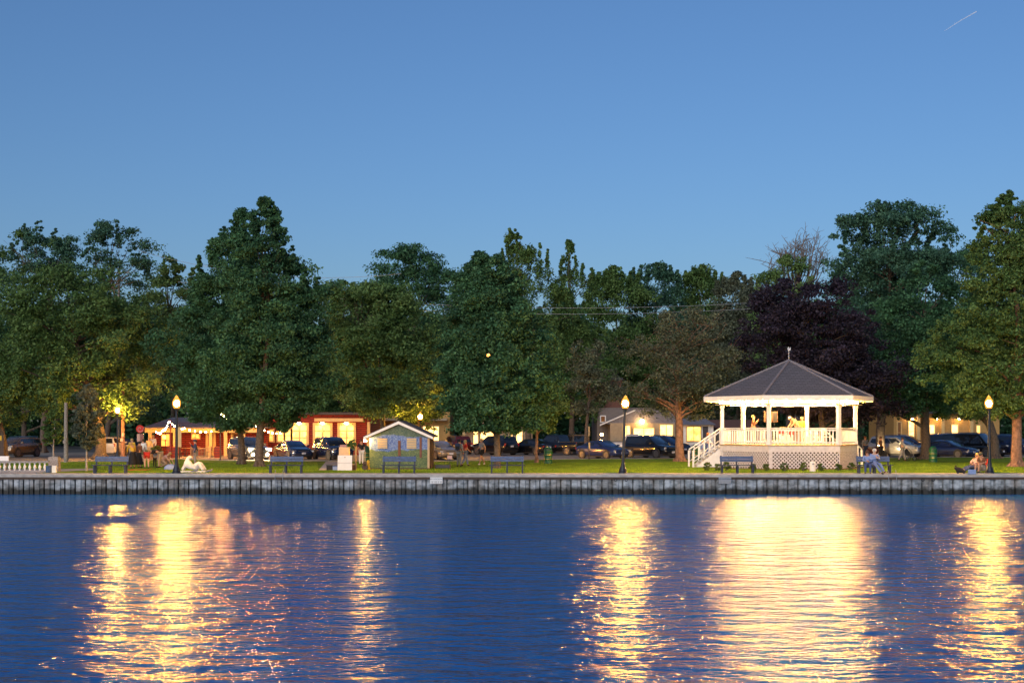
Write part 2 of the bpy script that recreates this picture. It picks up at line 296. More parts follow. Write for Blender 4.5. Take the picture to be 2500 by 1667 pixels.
# ---------------------------------------------------------------- seawall
sw = thing('seawall', 'weathered steel sheet pile seawall along the river with dark algae at its foot', 'seawall', (0, WY, 0))
prof = []; pitch = .53; x = -130.0
while x < 130: prof += [(x, .02), (x + .05, -.13), (x + .29, -.15), (x + .33, -.10), (x + .48, -.07), (x + .485, .12), (x + .525, .12)]; x += pitch
n = len(prof); m_ = MB(); m_.add([(p[0], p[1], -.14) for p in prof] + [(p[0], p[1], WZ - .5) for p in prof], [(i, i + 1, n + i + 1, n + i) for i in range(n - 1)])
m_.build('sheet_piling', 'sheet_pile', sw); MB().box((0, -.06, -.09), (262, .34, .11)).build('cap', 'concrete', sw)
MB().box((0, -.12, -.205), (262, .16, .12)).build('waler_beam', 'dark_wood', sw)
def wall_sign(u, label, weather):
    t = thing('seawall_sign', label, 'sign', (gx(u, WY), WY - .24, -.155), 0, 'no docking signs on the seawall')
    MB().box((0, -.0, -.16), (.64, .03, .33)).build('board', weather, t)
    c = bpy.data.curves.new('lettering', 'FONT'); c.body = 'NO DOCKING'; c.size = .105; c.align_x = 'CENTER'; c.extrude = .004; c.materials.append(M['cl_navy'])
    tmp = bpy.data.objects.new('lettering_curve', c); me = bpy.data.meshes.new_from_object(tmp); bpy.data.objects.remove(tmp); o = bpy.data.objects.new('lettering', me); COL.objects.link(o); o.parent = t; o.location = (0, -.019, -.12); o.rotation_euler = (R(90), 0, 0)
    b = MB(); xx = -.26
    for w in (.11, .16, .07, .13): b.box((xx + w / 2, -.018, -.21), (w, .008, .022)); b.box((xx + w / 2, -.018, -.27), (w * .9, .008, .03)); xx += w + .03
    b.build('small_print', 'cl_grey', t)
wall_sign(1066, 'white no docking sign under the seawall edge right of the mosaic shed', 'white_paint'); wall_sign(1768, 'greyish no docking sign under the seawall edge left of the gazebo', 'grey_metal')
def ladder(u, label):
    t = thing('ladder', label, 'ladder', (gx(u, WY), WY - .2, 0), 0, 'ladders on the seawall'); b = MB()
    for s in (-1, 1): b.tube([(s * .24, .3, .05), (s * .2, .1, .22), (s * .2, -.04, .05), (s * .2, -.04, -.62)], .014)
    b.build('side_rail', 'grey_metal', t)
    for k in range(3): MB().tube([(-.2, -.04, -.1 - k * .24), (.2, -.04, -.1 - k * .24)], .016).build('rung', 'grey_metal', t)
ladder(683, 'thin steel ladder on the seawall below the second bench'); ladder(2176, 'thin steel ladder on the seawall right of the couple on a bench')
rings = None
for i, (u, lb) in enumerate(((326, 'left of the first tall lamp'), (1502, 'left below the middle lamp'), (1528, 'right below the middle lamp'), (2075, 'below the gazebo right end, left one'), (2100, 'below the left end of the couple bench'), (2250, 'left of the pair under the right lawn'), (2275, 'right of the pair under the right lawn'))):
    b = MB(); pts = [(math.sin(a) * .07, -.05, -.06 - .1 - math.cos(a) * .1) for a in [R(-150 + 30 * k) for k in range(11)]]; b.tube(pts, .02, 6)
    o = b.build('mooring_hook', 'dark_metal'); o.location = (gx(u, WY), WY - .17, -.1); tag(o, 'dark iron mooring loop on the seawall ' + lb, 'mooring hook', 'mooring loops on the seawall')
# ---------------------------------------------------------------- trees
def crown_np(levels, dr, ncl, per, size, cr, seed, up=1.0, gap=None, hollow=.55, spires=()):
    g = np.random.default_rng(seed); L = np.array(levels, float)[::-1] if levels[0][0] > levels[-1][0] else np.array(levels, float)
    zz = np.linspace(L[0, 0], L[-1, 0], 200); a = (np.interp(zz, L[:, 0], L[:, 2]) - np.interp(zz, L[:, 0], L[:, 1])) / 2
    ncl = int(ncl * 1.35); p = np.maximum(a, .8) ** 1.15; p /= p.sum(); z = g.choice(zz, ncl, p=p) + g.normal(0, .1, ncl)
    xl, xr = np.interp(z, L[:, 0], L[:, 1]), np.interp(z, L[:, 0], L[:, 2]); hw = np.maximum((xr - xl) / 2 - cr * .45, .12); cx = (xl + xr) / 2
    th = g.uniform(0, 2 * np.pi, ncl); ph = g.uniform(0, 6.28, 4)
    lob = 1 + .15 * np.sin(3 * th + ph[0] + z * .9) + .12 * np.sin(5 * th + ph[1] - z * 1.7) + .07 * np.sin(z * 2.9 + ph[2] + 2 * th)
    r = g.uniform(0, 1, ncl) ** (hollow * .6) * lob; shoot = g.uniform(0, 1, ncl) < .14; r[shoot] *= np.where(hw[shoot] > 1.2, 1.16, 1.0)
    C = np.stack([cx + hw * r * np.cos(th), hw * dr * r * np.sin(th), z], 1)
    K = max(4, ncl // 11); br = np.clip(hw[:K] * .30, .25, 1.5); own = g.integers(0, K, ncl); f = g.uniform(0, 1, ncl) < .70; f[:K] = False; f &= hw > .9      # boughs: flat masses with gaps between
    off = g.normal(0, .55, (ncl, 3)) * br[own][:, None] * np.array([1, 1, .42 * up]); B = C[own] * np.array([.93, .93, 1]) + off; B[:, 2] -= .12 * np.hypot(off[:, 0], off[:, 1]); C[f] = B[f]; hw = np.where(f, hw[own], hw)
    ztop = L[-1, 0]; C[:, 2] = np.minimum(C[:, 2], ztop)
    if ncl > 60:
        D2 = ((C[:, None, :] - C[None, :, :]) ** 2).sum(2); D2.sort(axis=1); keep = np.sqrt(D2[:, 2]) < cr * 1.45; C, hw, shoot = C[keep], hw[keep], shoot[keep]; ncl = len(C)
    crs = cr * g.uniform(.45, 1.3, ncl) * np.clip(hw / 2.4, .45, 1); crs[shoot] *= .6
    for sx, sz, sb, sw in spires:      # leading shoots that break the outline
        for k in range(12):
            q = k / 11; C = np.vstack([C, [sx + g.normal(0, sw * .45 * (1 - q)), g.normal(0, .5), sb + (sz - sb) * q - .15]]); crs = np.append(crs, sw * (1 - .72 * q) * g.uniform(.7, 1.1)); ncl += 1
    n = ncl * per; ci = np.repeat(np.arange(ncl), per); d = g.normal(0, 1, (n, 3)); d /= np.linalg.norm(d, axis=1)[:, None]
    rad = g.uniform(0, 1, n) ** .45 * crs[ci]; pos = C[ci] + d * rad[:, None] * np.array([1, 1, .62 * up])
    if gap is not None:     # a hole in the foliage
        q = pos - np.array(gap[0]); k = ~((np.hypot(q[:, 0] - q[:, 1] * gap[2], q[:, 2] - q[:, 1] * gap[3]) < gap[1])); pos = pos[k]; d = d[k]
    n = len(pos); nrm = d * .5 + g.normal(0, .6, (n, 3)) + np.array([0, 0, .55]); nrm /= np.linalg.norm(nrm, axis=1)[:, None]
    t = np.cross(nrm, g.normal(0, 1, (n, 3))); t /= np.linalg.norm(t, axis=1)[:, None]; b = np.cross(nrm, t)
    l = size * g.uniform(.65, 1.3, n)[:, None]; w = l * g.uniform(.42, .62, n)[:, None]
    V = np.stack([pos - t * l * .5, pos + b * w * .5 - t * l * .05, pos + t * l * .5, pos - b * w * .5 - t * l * .05], 1).reshape(-1, 3)
    return V, np.arange(4 * n).reshape(n, 4), C
def tree(name, label, u, y, levels, leaf, ncl, per, size=.22, cr=.9, tr=.25, bark='bark', dr=.8, limbs=26, seed=1, z0=0, up=1, gap=None, group='trees around the park', zfork=None, ltop=.82, lr=1.0, hollow=.55, spur=0, sp=()):
    x0 = gx(u, y); lv = [(gz(v, y) - z0, gx(a, y) - x0, gx(b, y) - x0) for v, a, b in levels]
    t = thing(name, label, 'tree', (x0, y, z0), 0, group); g = random.Random(seed)
    if gap: gap = ((gap[0] - x0, gap[1] - y, gap[2] - z0), gap[3], gap[0] / gap[1], (gap[2] - HC) / gap[1])
    V, Fc, C = crown_np(lv, dr, ncl, per, size, cr, seed, up, gap, hollow, [(gx(a, y) - x0, gz(b, y) - z0, gz(b + c, y) - z0, max(.28, 11 * y / F)) for a, b, c in sp])
    H = max(l[0] for l in lv); zb = min(l[0] for l in lv); zf = zfork if zfork else max(zb * .9, 1.2); mid = sorted(lv, key=lambda l: abs(l[0] - H * .6))[0]; cxm = (mid[1] + mid[2]) / 2
    tp = sorted(lv)[-1]; cxt = (tp[1] + tp[2]) / 2
    b = MB(); P0 = [(0, 0, -.1), (.02, 0, .25), (g.uniform(-.06, .06), 0, zf * .5), (cxm * .12, 0, zf), (cxm * .7, g.uniform(-.2, .2), H * .55), (cxt, 0, H * ltop)]
    b.tube(P0, [tr * 1.45, tr * 1.08, tr * .95, tr * .88, tr * .45, tr * .1], 12)
    for k in range(5): a = k * 1.26 + g.random(); b.tube([(math.cos(a) * tr * 1.9, math.sin(a) * tr * 1.9, -.06), (math.cos(a) * tr * 1.15, math.sin(a) * tr * 1.15, .12), (math.cos(a) * tr * .6, math.sin(a) * tr * .6, .55)], [tr * .2, tr * .36, tr * .3], 6)
    idx = [g.randrange(len(C)) for _ in range(limbs)]
    for i in idx:
        e = Vector(C[i]); f = max(zf * .8, min(e.z - .25 * (Vector((e.x, e.y, 0)).length) - .5, H * .7)); f = max(f, zf * .75); q = (f - zf) / max(.1, H * ltop - zf); q = max(0, min(1, q))
        s = Vector((cxm * .12 * (1 - q) + cxt * q, 0, f)); m1 = s.lerp(e, .5) + Vector((g.uniform(-.3, .3), g.uniform(-.3, .3), g.uniform(0, .5)))
        r0 = tr * (.42 - .28 * q) * lr; b.tube([s, s.lerp(m1, .5) + Vector((0, 0, .1)), m1, e], [r0, r0 * .8, r0 * .5, r0 * .15], 6, False)
        for _ in range(spur):
            e2 = m1.lerp(e, g.random()) ; e3 = e2 + Vector((g.gauss(0, .8), g.gauss(0, .8), g.uniform(.1, 1.1))); b.tube([e2, e2.lerp(e3, .5) + Vector((g.gauss(0, .1), 0, .08)), e3], [r0 * .25, r0 * .16, .012], 5, False)
    b.build('trunk', bark, t, True); npmesh('crown', V, Fc, leaf, t); return t
BT = 'trees behind the buildings'
# background row, far to near
tree('tree', 'low green tree filling in behind the left street', 60, 150, [(560, 20, 95), (600, -60, 190), (700, -140, 240), (1000, -150, 260), (1060, -100, 200)], 'leaf_mid', 420, 70, .34, 1.3, .35, seed=11, group=BT)
tree('tree', 'tall airy tree at the left with two open spreading tops', 105, 128, [(534, 88, 150), (565, 50, 190), (600, 62, 200), (660, 30, 240), (720, 20, 260), (900, -20, 280), (1000, 0, 270)], 'leaf_blue', 300, 52, .26, .95, .3, seed=12, sp=((62, 545, 60), (98, 536, 50), (138, 556, 60), (165, 575, 50), (35, 580, 50)), group=BT, spur=2, limbs=40)
tree('tree', 'airy tree with loose drooping sprays left of the huge oak', 262, 126, [(542, 235, 300), (575, 205, 345), (610, 190, 372), (650, 210, 380), (700, 230, 380), (900, 200, 400), (1010, 220, 400)], 'leaf_blue', 270, 50, .26, .95, .3, seed=13, sp=((215, 572, 60), (250, 545, 50), (290, 548, 50), (325, 582, 60), (358, 620, 50)), group=BT, spur=2, limbs=40)
tree('tree', 'yellowish tree peeking out left of the huge oak top', 420, 140, [(628, 395, 430), (660, 360, 480), (720, 330, 520), (900, 320, 540), (1040, 330, 540)], 'leaf_olive', 330, 60, .32, 1.15, .3, seed=14, sp=((402, 632, 50), (430, 640, 50), (470, 650, 40)), group=BT)
tree('tree', 'dark domed tree rising behind the rounded olive tree', 1010, 150, [(600, 985, 1075), (615, 930, 1100), (650, 890, 1112), (720, 870, 1125), (800, 880, 1140), (1000, 900, 1140)], 'leaf_dark', 520, 70, .32, 1.1, .35, seed=15, group=BT)
tree('tree', 'tall tree with upright leafy spires behind the dark round tree', 1290, 128, [(562, 1232, 1275), (600, 1222, 1300), (640, 1225, 1330), (700, 1210, 1390), (800, 1200, 1420), (980, 1230, 1400)], 'leaf_mid', 620, 45, .25, .55, .3, seed=16, sp=((1245, 563, 70), (1262, 578, 70), (1290, 598, 60), (1318, 588, 80), (1337, 608, 60), (1226, 606, 60)), group=BT, up=2.0)
tree('tree', 'slender spired tree right of the tallest spires', 1395, 131, [(592, 1378, 1402), (640, 1362, 1418), (700, 1345, 1450), (800, 1330, 1480), (900, 1330, 1500), (1010, 1350, 1500)], 'leaf_mid', 560, 45, .25, .5, .28, seed=17, sp=((1388, 592, 80), (1405, 622, 60), (1370, 632, 60), (1422, 642, 50), (1445, 652, 40)), group=BT, up=2.2)
for k, (u, vt, ul, ur, lf, lb) in enumerate(((1500, 652, 1430, 1600, 'leaf_mid', 'fresh green tree top left of the long treeline between spires and bare tree'), (1600, 640, 1530, 1690, 'leaf_blue', 'blue green tree in the middle of the long treeline'), (1710, 648, 1640, 1800, 'leaf_mid', 'green tree in the treeline above the brownish tree'),
        (1800, 668, 1730, 1880, 'leaf_grey', 'greyish tree in the treeline left of the purple tree'), (840, 690, 740, 960, 'leaf_mid', 'mid green tree far behind the red building'), (2100, 640, 2010, 2240, 'leaf_dark', 'dark tree in shade behind the gazebo right end'), (2330, 560, 2280, 2420, 'leaf_dark', 'dark tree far behind the right hand lamp'), (2540, 560, 2440, 2700, 'leaf_dark', 'dark tree crown cut by the right picture edge'), (-40, 600, -180, 60, 'leaf_dark', 'dark tree crown cut by the left picture edge'),
        (1180, 700, 1060, 1300, 'leaf_dark', 'dark shaded tree behind the yellow building'), (600, 720, 480, 740, 'leaf_dark', 'dark shaded tree behind the huge oak'))):
    w = ur - ul
    tree('tree', lb, u, 152 + (k % 3) * 5, [(vt, u - w * .12, u + w * .12), (vt + 22, u - w * .34, u + w * .3), (vt + 80, ul, ur), (vt + 200, ul - 15, ur + 15), (1000, ul - 10, ur + 10), (1060, ul + 20, ur - 20)], lf, 560, 58, .32, 1.05, .3, seed=30 + k, sp=[(u + d * w / 9, vt - 4 + abs(d) * 5 + (d * 7 + k * 5) % 9, 34) for d in (-3, -2, -1, 0, 1, 2, 3)] if 1450 < u < 1850 else (), group=BT, up=1.3)
def far_wood():
    g = np.random.default_rng(77); n = 110000; y = g.uniform(172, 186, n); x = g.uniform(-110, 110, n); top = 17.2 + 1.6 * np.sin(x * .31) + 1.2 * np.sin(x * .83 + 1) + .7 * np.sin(x * 2.1)
    z = g.uniform(0, 1, n) * top; pos = np.stack([x, y, z], 1); nrm = g.normal(0, 1, (n, 3)); nrm /= np.linalg.norm(nrm, axis=1)[:, None]; t = np.cross(nrm, g.normal(0, 1, (n, 3))); t /= np.linalg.norm(t, axis=1)[:, None]; b = np.cross(nrm, t)
    V = np.stack([pos - t * .5, pos + b * .3, pos + t * .5, pos - b * .3], 1).reshape(-1, 3); o = npmesh('far_wood', V, np.arange(4 * n).reshape(n, 4), 'leaf_dark'); o['kind'] = 'stuff'; o['label'] = 'dark mass of woodland closing the view behind the town'; o['category'] = 'woodland'
far_wood()
# a bare top
def bare_tree(label, u, y, vtop, ul, ur, vfork, seed):
    g = random.Random(seed); x0 = gx(u, y); t = thing('bare_tree', label, 'tree', (x0, y, 0), 0, BT); b = MB(); H = gz(vtop, y); zf = gz(vfork, y); wl = gx(ul, y) - x0; wr = gx(ur, y) - x0
    b.tube([(0, 0, -.1), (.1, 0, zf * .5), (0, 0, zf)], [.4, .3, .22], 10)
    for k in range(26):
        fx = wl + (wr - wl) * (k + .5) / 26; hz = H - (abs(k - 14) / 14) ** 2 * (H - zf) * .45 - g.random() * 1.2
        e = Vector((fx, g.uniform(-2, 2), hz)); s = Vector((0, 0, zf - g.uniform(.2, 3))); m1 = s.lerp(e, .5) + Vector((fx * .18, 0, -.3)); b.tube([s, m1, m1.lerp(e, .6) + Vector((g.gauss(0, .2), 0, .1)), e], [.12, .08, .05, .02], 5, False)
        for j in range(9):
            q = m1.lerp(e, g.uniform(.1, 1)); e2 = q + Vector((g.gauss(0, .7), g.gauss(0, .5), g.uniform(.2, 1.4))); b.tube([q, q.lerp(e2, .5) + Vector((g.gauss(0, .12), 0, 0)), e2], [.035, .028, .014], 4, False)
            for i in range(2): e3 = q.lerp(e2, g.uniform(.4, 1)) ; b.tube([e3, e3 + Vector((g.gauss(0, .35), 0, g.uniform(.1, .6)))], [.018, .010], 4, False)
    b.build('trunk', 'twig', t, True)
bare_tree('leafless grey tree top rising above the purple tree', 1945, 140, 580, 1875, 2022, 700, 3)
tree('tree', 'brownish olive tree under the leafless top', 1925, 138, [(625, 1900, 1960), (660, 1860, 2000), (740, 1840, 2010), (900, 1840, 2020)], 'leaf_olive', 260, 55, .28, 1.0, .3, seed=52, group=BT)
# middle distance
tree('tree', 'broad green tree with round clumps behind the gazebo right side', 2150, 108, [(491, 2120, 2225), (510, 2085, 2270), (560, 2040, 2290), (640, 2020, 2320), (740, 2035, 2330), (850, 2060, 2320), (940, 2090, 2300)], 'leaf_blue', 680, 74, .27, .9, .38, seed=18, sp=((2150, 496, 50), (2192, 489, 60), (2112, 520, 60), (2236, 528, 60), (2062, 560, 60), (2272, 558, 60), (2310, 590, 60)), limbs=34, zfork=4)
tree('tree', 'rounded olive green tree behind the mosaic shed', 935, 104, [(682, 800, 930), (700, 785, 990), (740, 780, 1040), (820, 770, 1075), (900, 790, 1085), (960, 820, 1080), (1010, 860, 1060)], 'leaf_olive', 620, 80, .25, .9, .22, seed=19, sp=((825, 690, 50), (860, 686, 40), (900, 692, 40), (960, 706, 40), (1000, 720, 40)), limbs=30, zfork=3.2)
tree('purple_tree', 'dark purple leaved tree right behind the gazebo roof', 2010, 92, [(682, 1890, 1985), (700, 1850, 2045), (750, 1815, 2100), (830, 1805, 2160), (920, 1840, 2200), (985, 1890, 2200), (1020, 1930, 2170)], 'leaf_purple', 900, 72, .22, .75, .24, seed=20, limbs=30, zfork=2.6)
tree('tree', 'twiggy greyish brown tree with a lit trunk left of the gazebo', 1660, yv(1126), [(758, 1600, 1720), (790, 1555, 1770), (850, 1520, 1810), (920, 1500, 1800), (980, 1520, 1780), (1015, 1570, 1720)], 'leaf_brown', 340, 52, .18, .75, .30, 'bark_red', seed=21, limbs=46, zfork=2.3, spur=5, lr=.8)
tree('tree', 'big tree with a dark trunk beside the green can right of the gazebo', 2259, yv(1120.5), [(640, 2230, 2290), (700, 2180, 2350), (800, 2120, 2390), (900, 2090, 2390), (980, 2110, 2370), (1012, 2160, 2320)], 'leaf_dark', 520, 75, .24, .85, .36, seed=22, limbs=30, zfork=2.6)
tree('tree', 'big left tree with a thick trunk by the first bench', 245, yv(1117), [(655, 90, 220), (690, 20, 330), (760, -30, 390), (850, -60, 400), (930, -20, 420), (985, 30, 400), (1005, 80, 330)], 'leaf_mid', 720, 85, .25, .95, .42, seed=23, limbs=34, zfork=3.2)
tree('tree', 'dark left edge tree with yellow lit leaves', 12, yv(1117), [(860, -60, 60), (900, -120, 75), (960, -140, 70), (1020, -100, 62), (1040, -60, 40)], 'leaf_olive', 260, 60, .22, .75, .2, seed=24, limbs=16, zfork=2)
tree('oak_tree', 'huge dark oak, left trunk of the pair behind the headlights', 590, yv(1133), [(512, 570, 610), (545, 545, 640), (600, 500, 660), (680, 470, 680), (760, 420, 690), (850, 385, 690), (940, 400, 690), (1000, 450, 680), (1038, 500, 650)], 'leaf_dark', 760, 90, .21, .72, .22, seed=25, sp=((592, 505, 60), (575, 525, 60), (545, 548, 60), (515, 580, 60), (487, 620, 50)), limbs=36, zfork=2.5)
tree('oak_tree', 'tallest dark oak with a pointed top, right trunk of the pair', 632, yv(1139), [(484, 640, 650), (498, 630, 662), (515, 606, 690), (560, 570, 705), (600, 560, 720), (660, 545, 770), (740, 540, 800), (850, 530, 822), (930, 520, 815), (990, 540, 780), (1040, 580, 720)], 'leaf_dark', 900, 95, .20, .70, .26, seed=26, sp=((641, 480, 40), (657, 492, 50), (672, 500, 60), (622, 520, 50), (692, 560, 60), (716, 598, 60), (745, 645, 50), (775, 670, 50)), limbs=40, zfork=2.4)
E_F = (gx(1192, 90), 90, gz(867, 90))
tree('tree', 'dark rounded park tree behind the fourth bench', 1213, yv(1143), [(622, 1150, 1220), (650, 1120, 1270), (720, 1100, 1310), (800, 1085, 1335), (890, 1080, 1365), (960, 1075, 1370), (1010, 1090, 1340), (1042, 1130, 1300)], 'leaf_dark', 900, 92, .20, .70, .19, seed=27, sp=((1162, 612, 50), (1188, 620, 50), (1138, 645, 50), (1218, 632, 50), (1260, 660, 50)), limbs=36, zfork=2.3, gap=(*E_F, .2))
tree('tree', 'small yellow green tree with a reddish trunk beside the middle can', 1310, yv(1129), [(890, 1280, 1330), (930, 1240, 1370), (980, 1225, 1400), (1025, 1240, 1390), (1052, 1270, 1345)], 'leaf_olive', 260, 70, .18, .6, .11, 'bark_red', seed=28, limbs=22, zfork=1.2)
tree('sapling', 'young tree with a thin pale trunk left of the first bench', 211, yv(1149), [(942, 200, 225), (975, 178, 245), (1020, 168, 258), (1060, 172, 258), (1092, 190, 240)], 'leaf_grey', 150, 80, .15, .42, .045, 'bark_pale', seed=29, limbs=16, zfork=1.1)
tree('sapling', 'thin sapling behind the stone pillar at far left', 130, yv(1121), [(950, 135, 142), (1000, 118, 150), (1040, 95, 162), (1070, 98, 160), (1088, 110, 145)], 'leaf_mid', 90, 70, .16, .42, .05, 'bark_pale', seed=40, limbs=12, zfork=1.1)
tree('cedar_tree', 'tall right edge tree with a gnarled red brown trunk', 2482, yv(1139), [(468, 2440, 2480), (500, 2400, 2560), (580, 2385, 2600), (660, 2370, 2620), (760, 2330, 2640), (820, 2240, 2650), (880, 2225, 2650), (960, 2300, 2640), (1010, 2330, 2600)], 'leaf_mid', 1350, 56, .20, .52, .34, 'bark_red', seed=41, sp=((2442, 480, 60), (2462, 468, 60), (2420, 500, 60), (2396, 528, 60), (2380, 575, 60), (2368, 640, 60)), hollow=.8, limbs=44, zfork=1.6, dr=.6, spur=1)
tree('tree', 'leafy yellow lit bough tree between the right can and lamp', 2428, yv(1119), [(780, 2250, 2400), (830, 2200, 2440), (900, 2215, 2450), (960, 2230, 2440), (1010, 2240, 2420), (1035, 2250, 2330)], 'leaf_olive', 400, 70, .21, .7, .34, seed=42, limbs=26, zfork=2.6)
tree('tree', 'thin brownish tree in front of the tall brick gable', 1432, 113, [(830, 1400, 1470), (870, 1370, 1510), (930, 1360, 1530), (985, 1380, 1530), (1010, 1400, 1500)], 'leaf_brown', 130, 50, .22, .8, .16, seed=43, limbs=26, zfork=3, spur=3)
tree('tree', 'small amber lit tree before the ochre shop right of the mosaic shed roof', 1024, 112, [(905, 990, 1060), (935, 950, 1092), (985, 940, 1104), (1020, 960, 1096), (1040, 985, 1060)], 'leaf_olive', 300, 62, .2, .6, .1, seed=44, limbs=20, zfork=1.6)
# ---------------------------------------------------------------- gazebo
GC = Vector((16.6, 78.6, 0)); RG = 4.09; A0 = 32.0
def hv(k, r, z=0): a = R(A0 + 60 * k); return Vector((r * math.sin(a), -r * math.cos(a), z))
gz_ = thing('gazebo', 'white six sided gazebo with string of bright bulbs under its grey shingle roof', 'gazebo', GC)
FL = 1.39
b = MB(); b.prism([hv(k, RG + .12).xy[:] for k in range(6)], FL - .05, FL); b.build('floor', 'wood', gz_)
b = MB()
for k in range(6):
    p, q = hv(k, RG), hv(k + 1, RG); d = q - p; b.box(((p + q) / 2 + Vector((0, 0, FL - .23))), (d.length + .06, .08, .36), math.atan2(d.y, d.x))
b.build('skirt_board', 'lattice_paint', gz_)
fr = [(0, 1), (1, 2), (5, 0), (4, 5), (3, 4), (2, 3)]
for k in range(6):
    p, q = hv(k, RG), hv(k + 1, RG); d = (q - p); L = d.length; dn = d.normalized(); rz = math.atan2(d.y, d.x); b = MB()
    top = FL - .41; bot = .02
    if k == 0:
        b.box((p + q) / 2 + Vector((0, 0, (top + bot) / 2)), (L, .06, top - bot), rz); b.build('brick_skirt', 'white_brick', gz_); continue
    b.box(p + dn * .1 + Vector((0, 0, (top + bot) / 2)), (.2, .07, top - bot), rz)
    h = top - bot; nn = int((L + h) / .215)
    for sgn in (1, -1):
        for i in range(nn):
            s = i * .215 - (h if sgn == 1 else 0); e = s + h * sgn
            a0, a1 = (s, e) if sgn == 1 else (s, s - h)
            def cl(t0, t1):
                z0, z1 = bot, top; f0, f1 = 0, 1
                lo, hi = .1, L - .02
                if t0 == t1: return None
                for lim, s_ in ((lo, 1), (hi, -1)):
                    ta = (lim - t0) / (t1 - t0)
                    if (t0 - lim) * s_ < 0: f0 = max(f0, ta)
                    if (t1 - lim) * s_ < 0: f1 = min(f1, ta)
                return (f0, f1) if f1 - f0 > .02 else None
            c = cl(a0, a1)
            if not c: continue
            f0, f1 = c; s0 = a0 + (a1 - a0) * f0; s1 = a0 + (a1 - a0) * f1; z0 = bot + h * f0; z1 = bot + h * f1
            A = p + dn * s0 + Vector((0, 0, z0)); B = p + dn * s1 + Vector((0, 0, z1)); o_ = Vector((dn.y, -dn.x, 0)) * (.012 if sgn == 1 else .022); pr = (B - A).normalized().cross(Vector((dn.y, -dn.x, 0))) * .029
            b.add([A - pr + o_, A + pr + o_, B + pr + o_, B - pr + o_, A - pr + o_ * .2, A + pr + o_ * .2, B + pr + o_ * .2, B - pr + o_ * .2], [(0, 1, 2, 3), (4, 5, 6, 7), (0, 1, 5, 4), (2, 3, 7, 6), (1, 2, 6, 5), (0, 3, 7, 4)])
    b.build('lattice_panel', 'lattice_paint', gz_)
for k in range(6):
    p = hv(k, RG - .06); b = MB(); b.box(p + Vector((0, 0, (FL + 3.74) / 2)), (.2, .2, 3.74 - FL), R(A0 + 60 * k)); b.box(p + Vector((0, 0, FL + .1)), (.25, .25, .2), R(A0 + 60 * k)); b.box(p + Vector((0, 0, 3.62)), (.25, .25, .16), R(A0 + 60 * k)); b.build('post', 'white_paint', gz_)
STAIR = (3, 1)
for k in range(6):
    p, q = hv(k, RG - .06), hv(k + 1, RG - .06); d = (q - p); L = d.length; dn = d.normalized(); rz = math.atan2(d.y, d.x)
    segs = [(.12, L - .12)] if k not in STAIR else [(.12, L * .5 - .75), (L * .5 + .75, L - .12)]
    for s0, s1 in segs:
        b = MB(); m = p + dn * (s0 + s1) / 2
        b.box(m + Vector((0, 0, FL + .95)), (s1 - s0, .10, .06), rz); b.box(m + Vector((0, 0, FL + .84)), (s1 - s0, .05, .07), rz); b.box(m + Vector((0, 0, FL + .14)), (s1 - s0, .05, .07), rz)
        n_ = max(2, int((s1 - s0) / .19))
        for i in range(n_ + 1): b.box(p + dn * (s0 + (s1 - s0) * i / n_) + Vector((0, 0, FL + .46)), (.055 if i % 4 else .085, .055, .86), rz)
        b.build('railing', 'white_paint', gz_)
RE = 5.10; b = MB(); apex = Vector((0, 0, 6.38))
ev = [hv(k, RE, 4.21) for k in range(6)]; ev2 = [v + Vector((0, 0, -.05)) for v in ev]
b.add(ev + [apex] + ev2 + [apex - Vector((0, 0, .08))], [(k, (k + 1) % 6, 6) for k in range(6)] + [(7 + k, 7 + (k + 1) % 6, 13) for k in range(6)] + [(k, (k + 1) % 6, 7 + (k + 1) % 6, 7 + k) for k in range(6)])
b.build('roof', 'shingle', gz_)
b = MB()
for k in range(6): b.tube([ev[k] + Vector((0, 0, .03)), apex + Vector((0, 0, .03))], .07, 6)
b.build('hip_cap', 'roof_grey', gz_)
b = MB()
for k in range(6):
    p, q = hv(k, RE + .02), hv(k + 1, RE + .02); d = q - p; dn = d.normalized(); rz = math.atan2(d.y, d.x); L = d.length; b.box((p + q) / 2 + Vector((0, 0, 4.09)), (L, .04, .25), rz)
    for i in range(int(L / .14)):  b.box(p + dn * (.07 + i * .14) + Vector((0, 0, 3.945)), (.075, .03, .07), rz)
b.build('fascia', 'white_paint', gz_)
b = MB(); b.prism([hv(k, RE - .05).xy[:] for k in range(6)], 3.98, 4.01); b.build('ceiling', 'white_paint', gz_)
b = MB()
for k in range(6):
    p, q = hv(k, RG - .06), hv(k + 1, RG - .06); d = q - p; b.box((p + q) / 2 + Vector((0, 0, 3.84)), (d.length, .14, .27), math.atan2(d.y, d.x))
b.build('beam', 'white_paint', gz_)
for k in range(6):
    p, q = hv(k, RG + .16), hv(k + 1, RG + .16)
    for i in range(6):
        c = p.lerp(q, (i + .5) / 6); MB().ball((c.x, c.y, 3.88), .055, 6).build('light_bulb', 'bulb', gz_, True)
b = MB()
for k in range(6):
    p, q = hv(k, RG + .16), hv(k + 1, RG + .16); d = q - p; b.box((p + q) / 2 + Vector((0, 0, 3.745)), (d.length + .16, .34, .03), math.atan2(d.y, d.x))  # added shelf under the bulbs, keeps their downward light off the lattice
b.build('light_baffle', 'white_paint', gz_); MB().prism([hv(k, RG - .35).xy[:] for k in range(6)], .0, FL - .1).build('underfloor_shade', 'dark_wood', gz_)  # dark solid added behind the lattice so its holes read as shade
for k in range(12): MB().ball((2.5 * math.cos(k * math.pi / 6 + .2), 2.5 * math.sin(k * math.pi / 6 + .2), 3.92), .055, 6).build('fill_bulb', 'bulb_fill', gz_, True)  # added ring of bulbs, fill light for the posts and railing inside
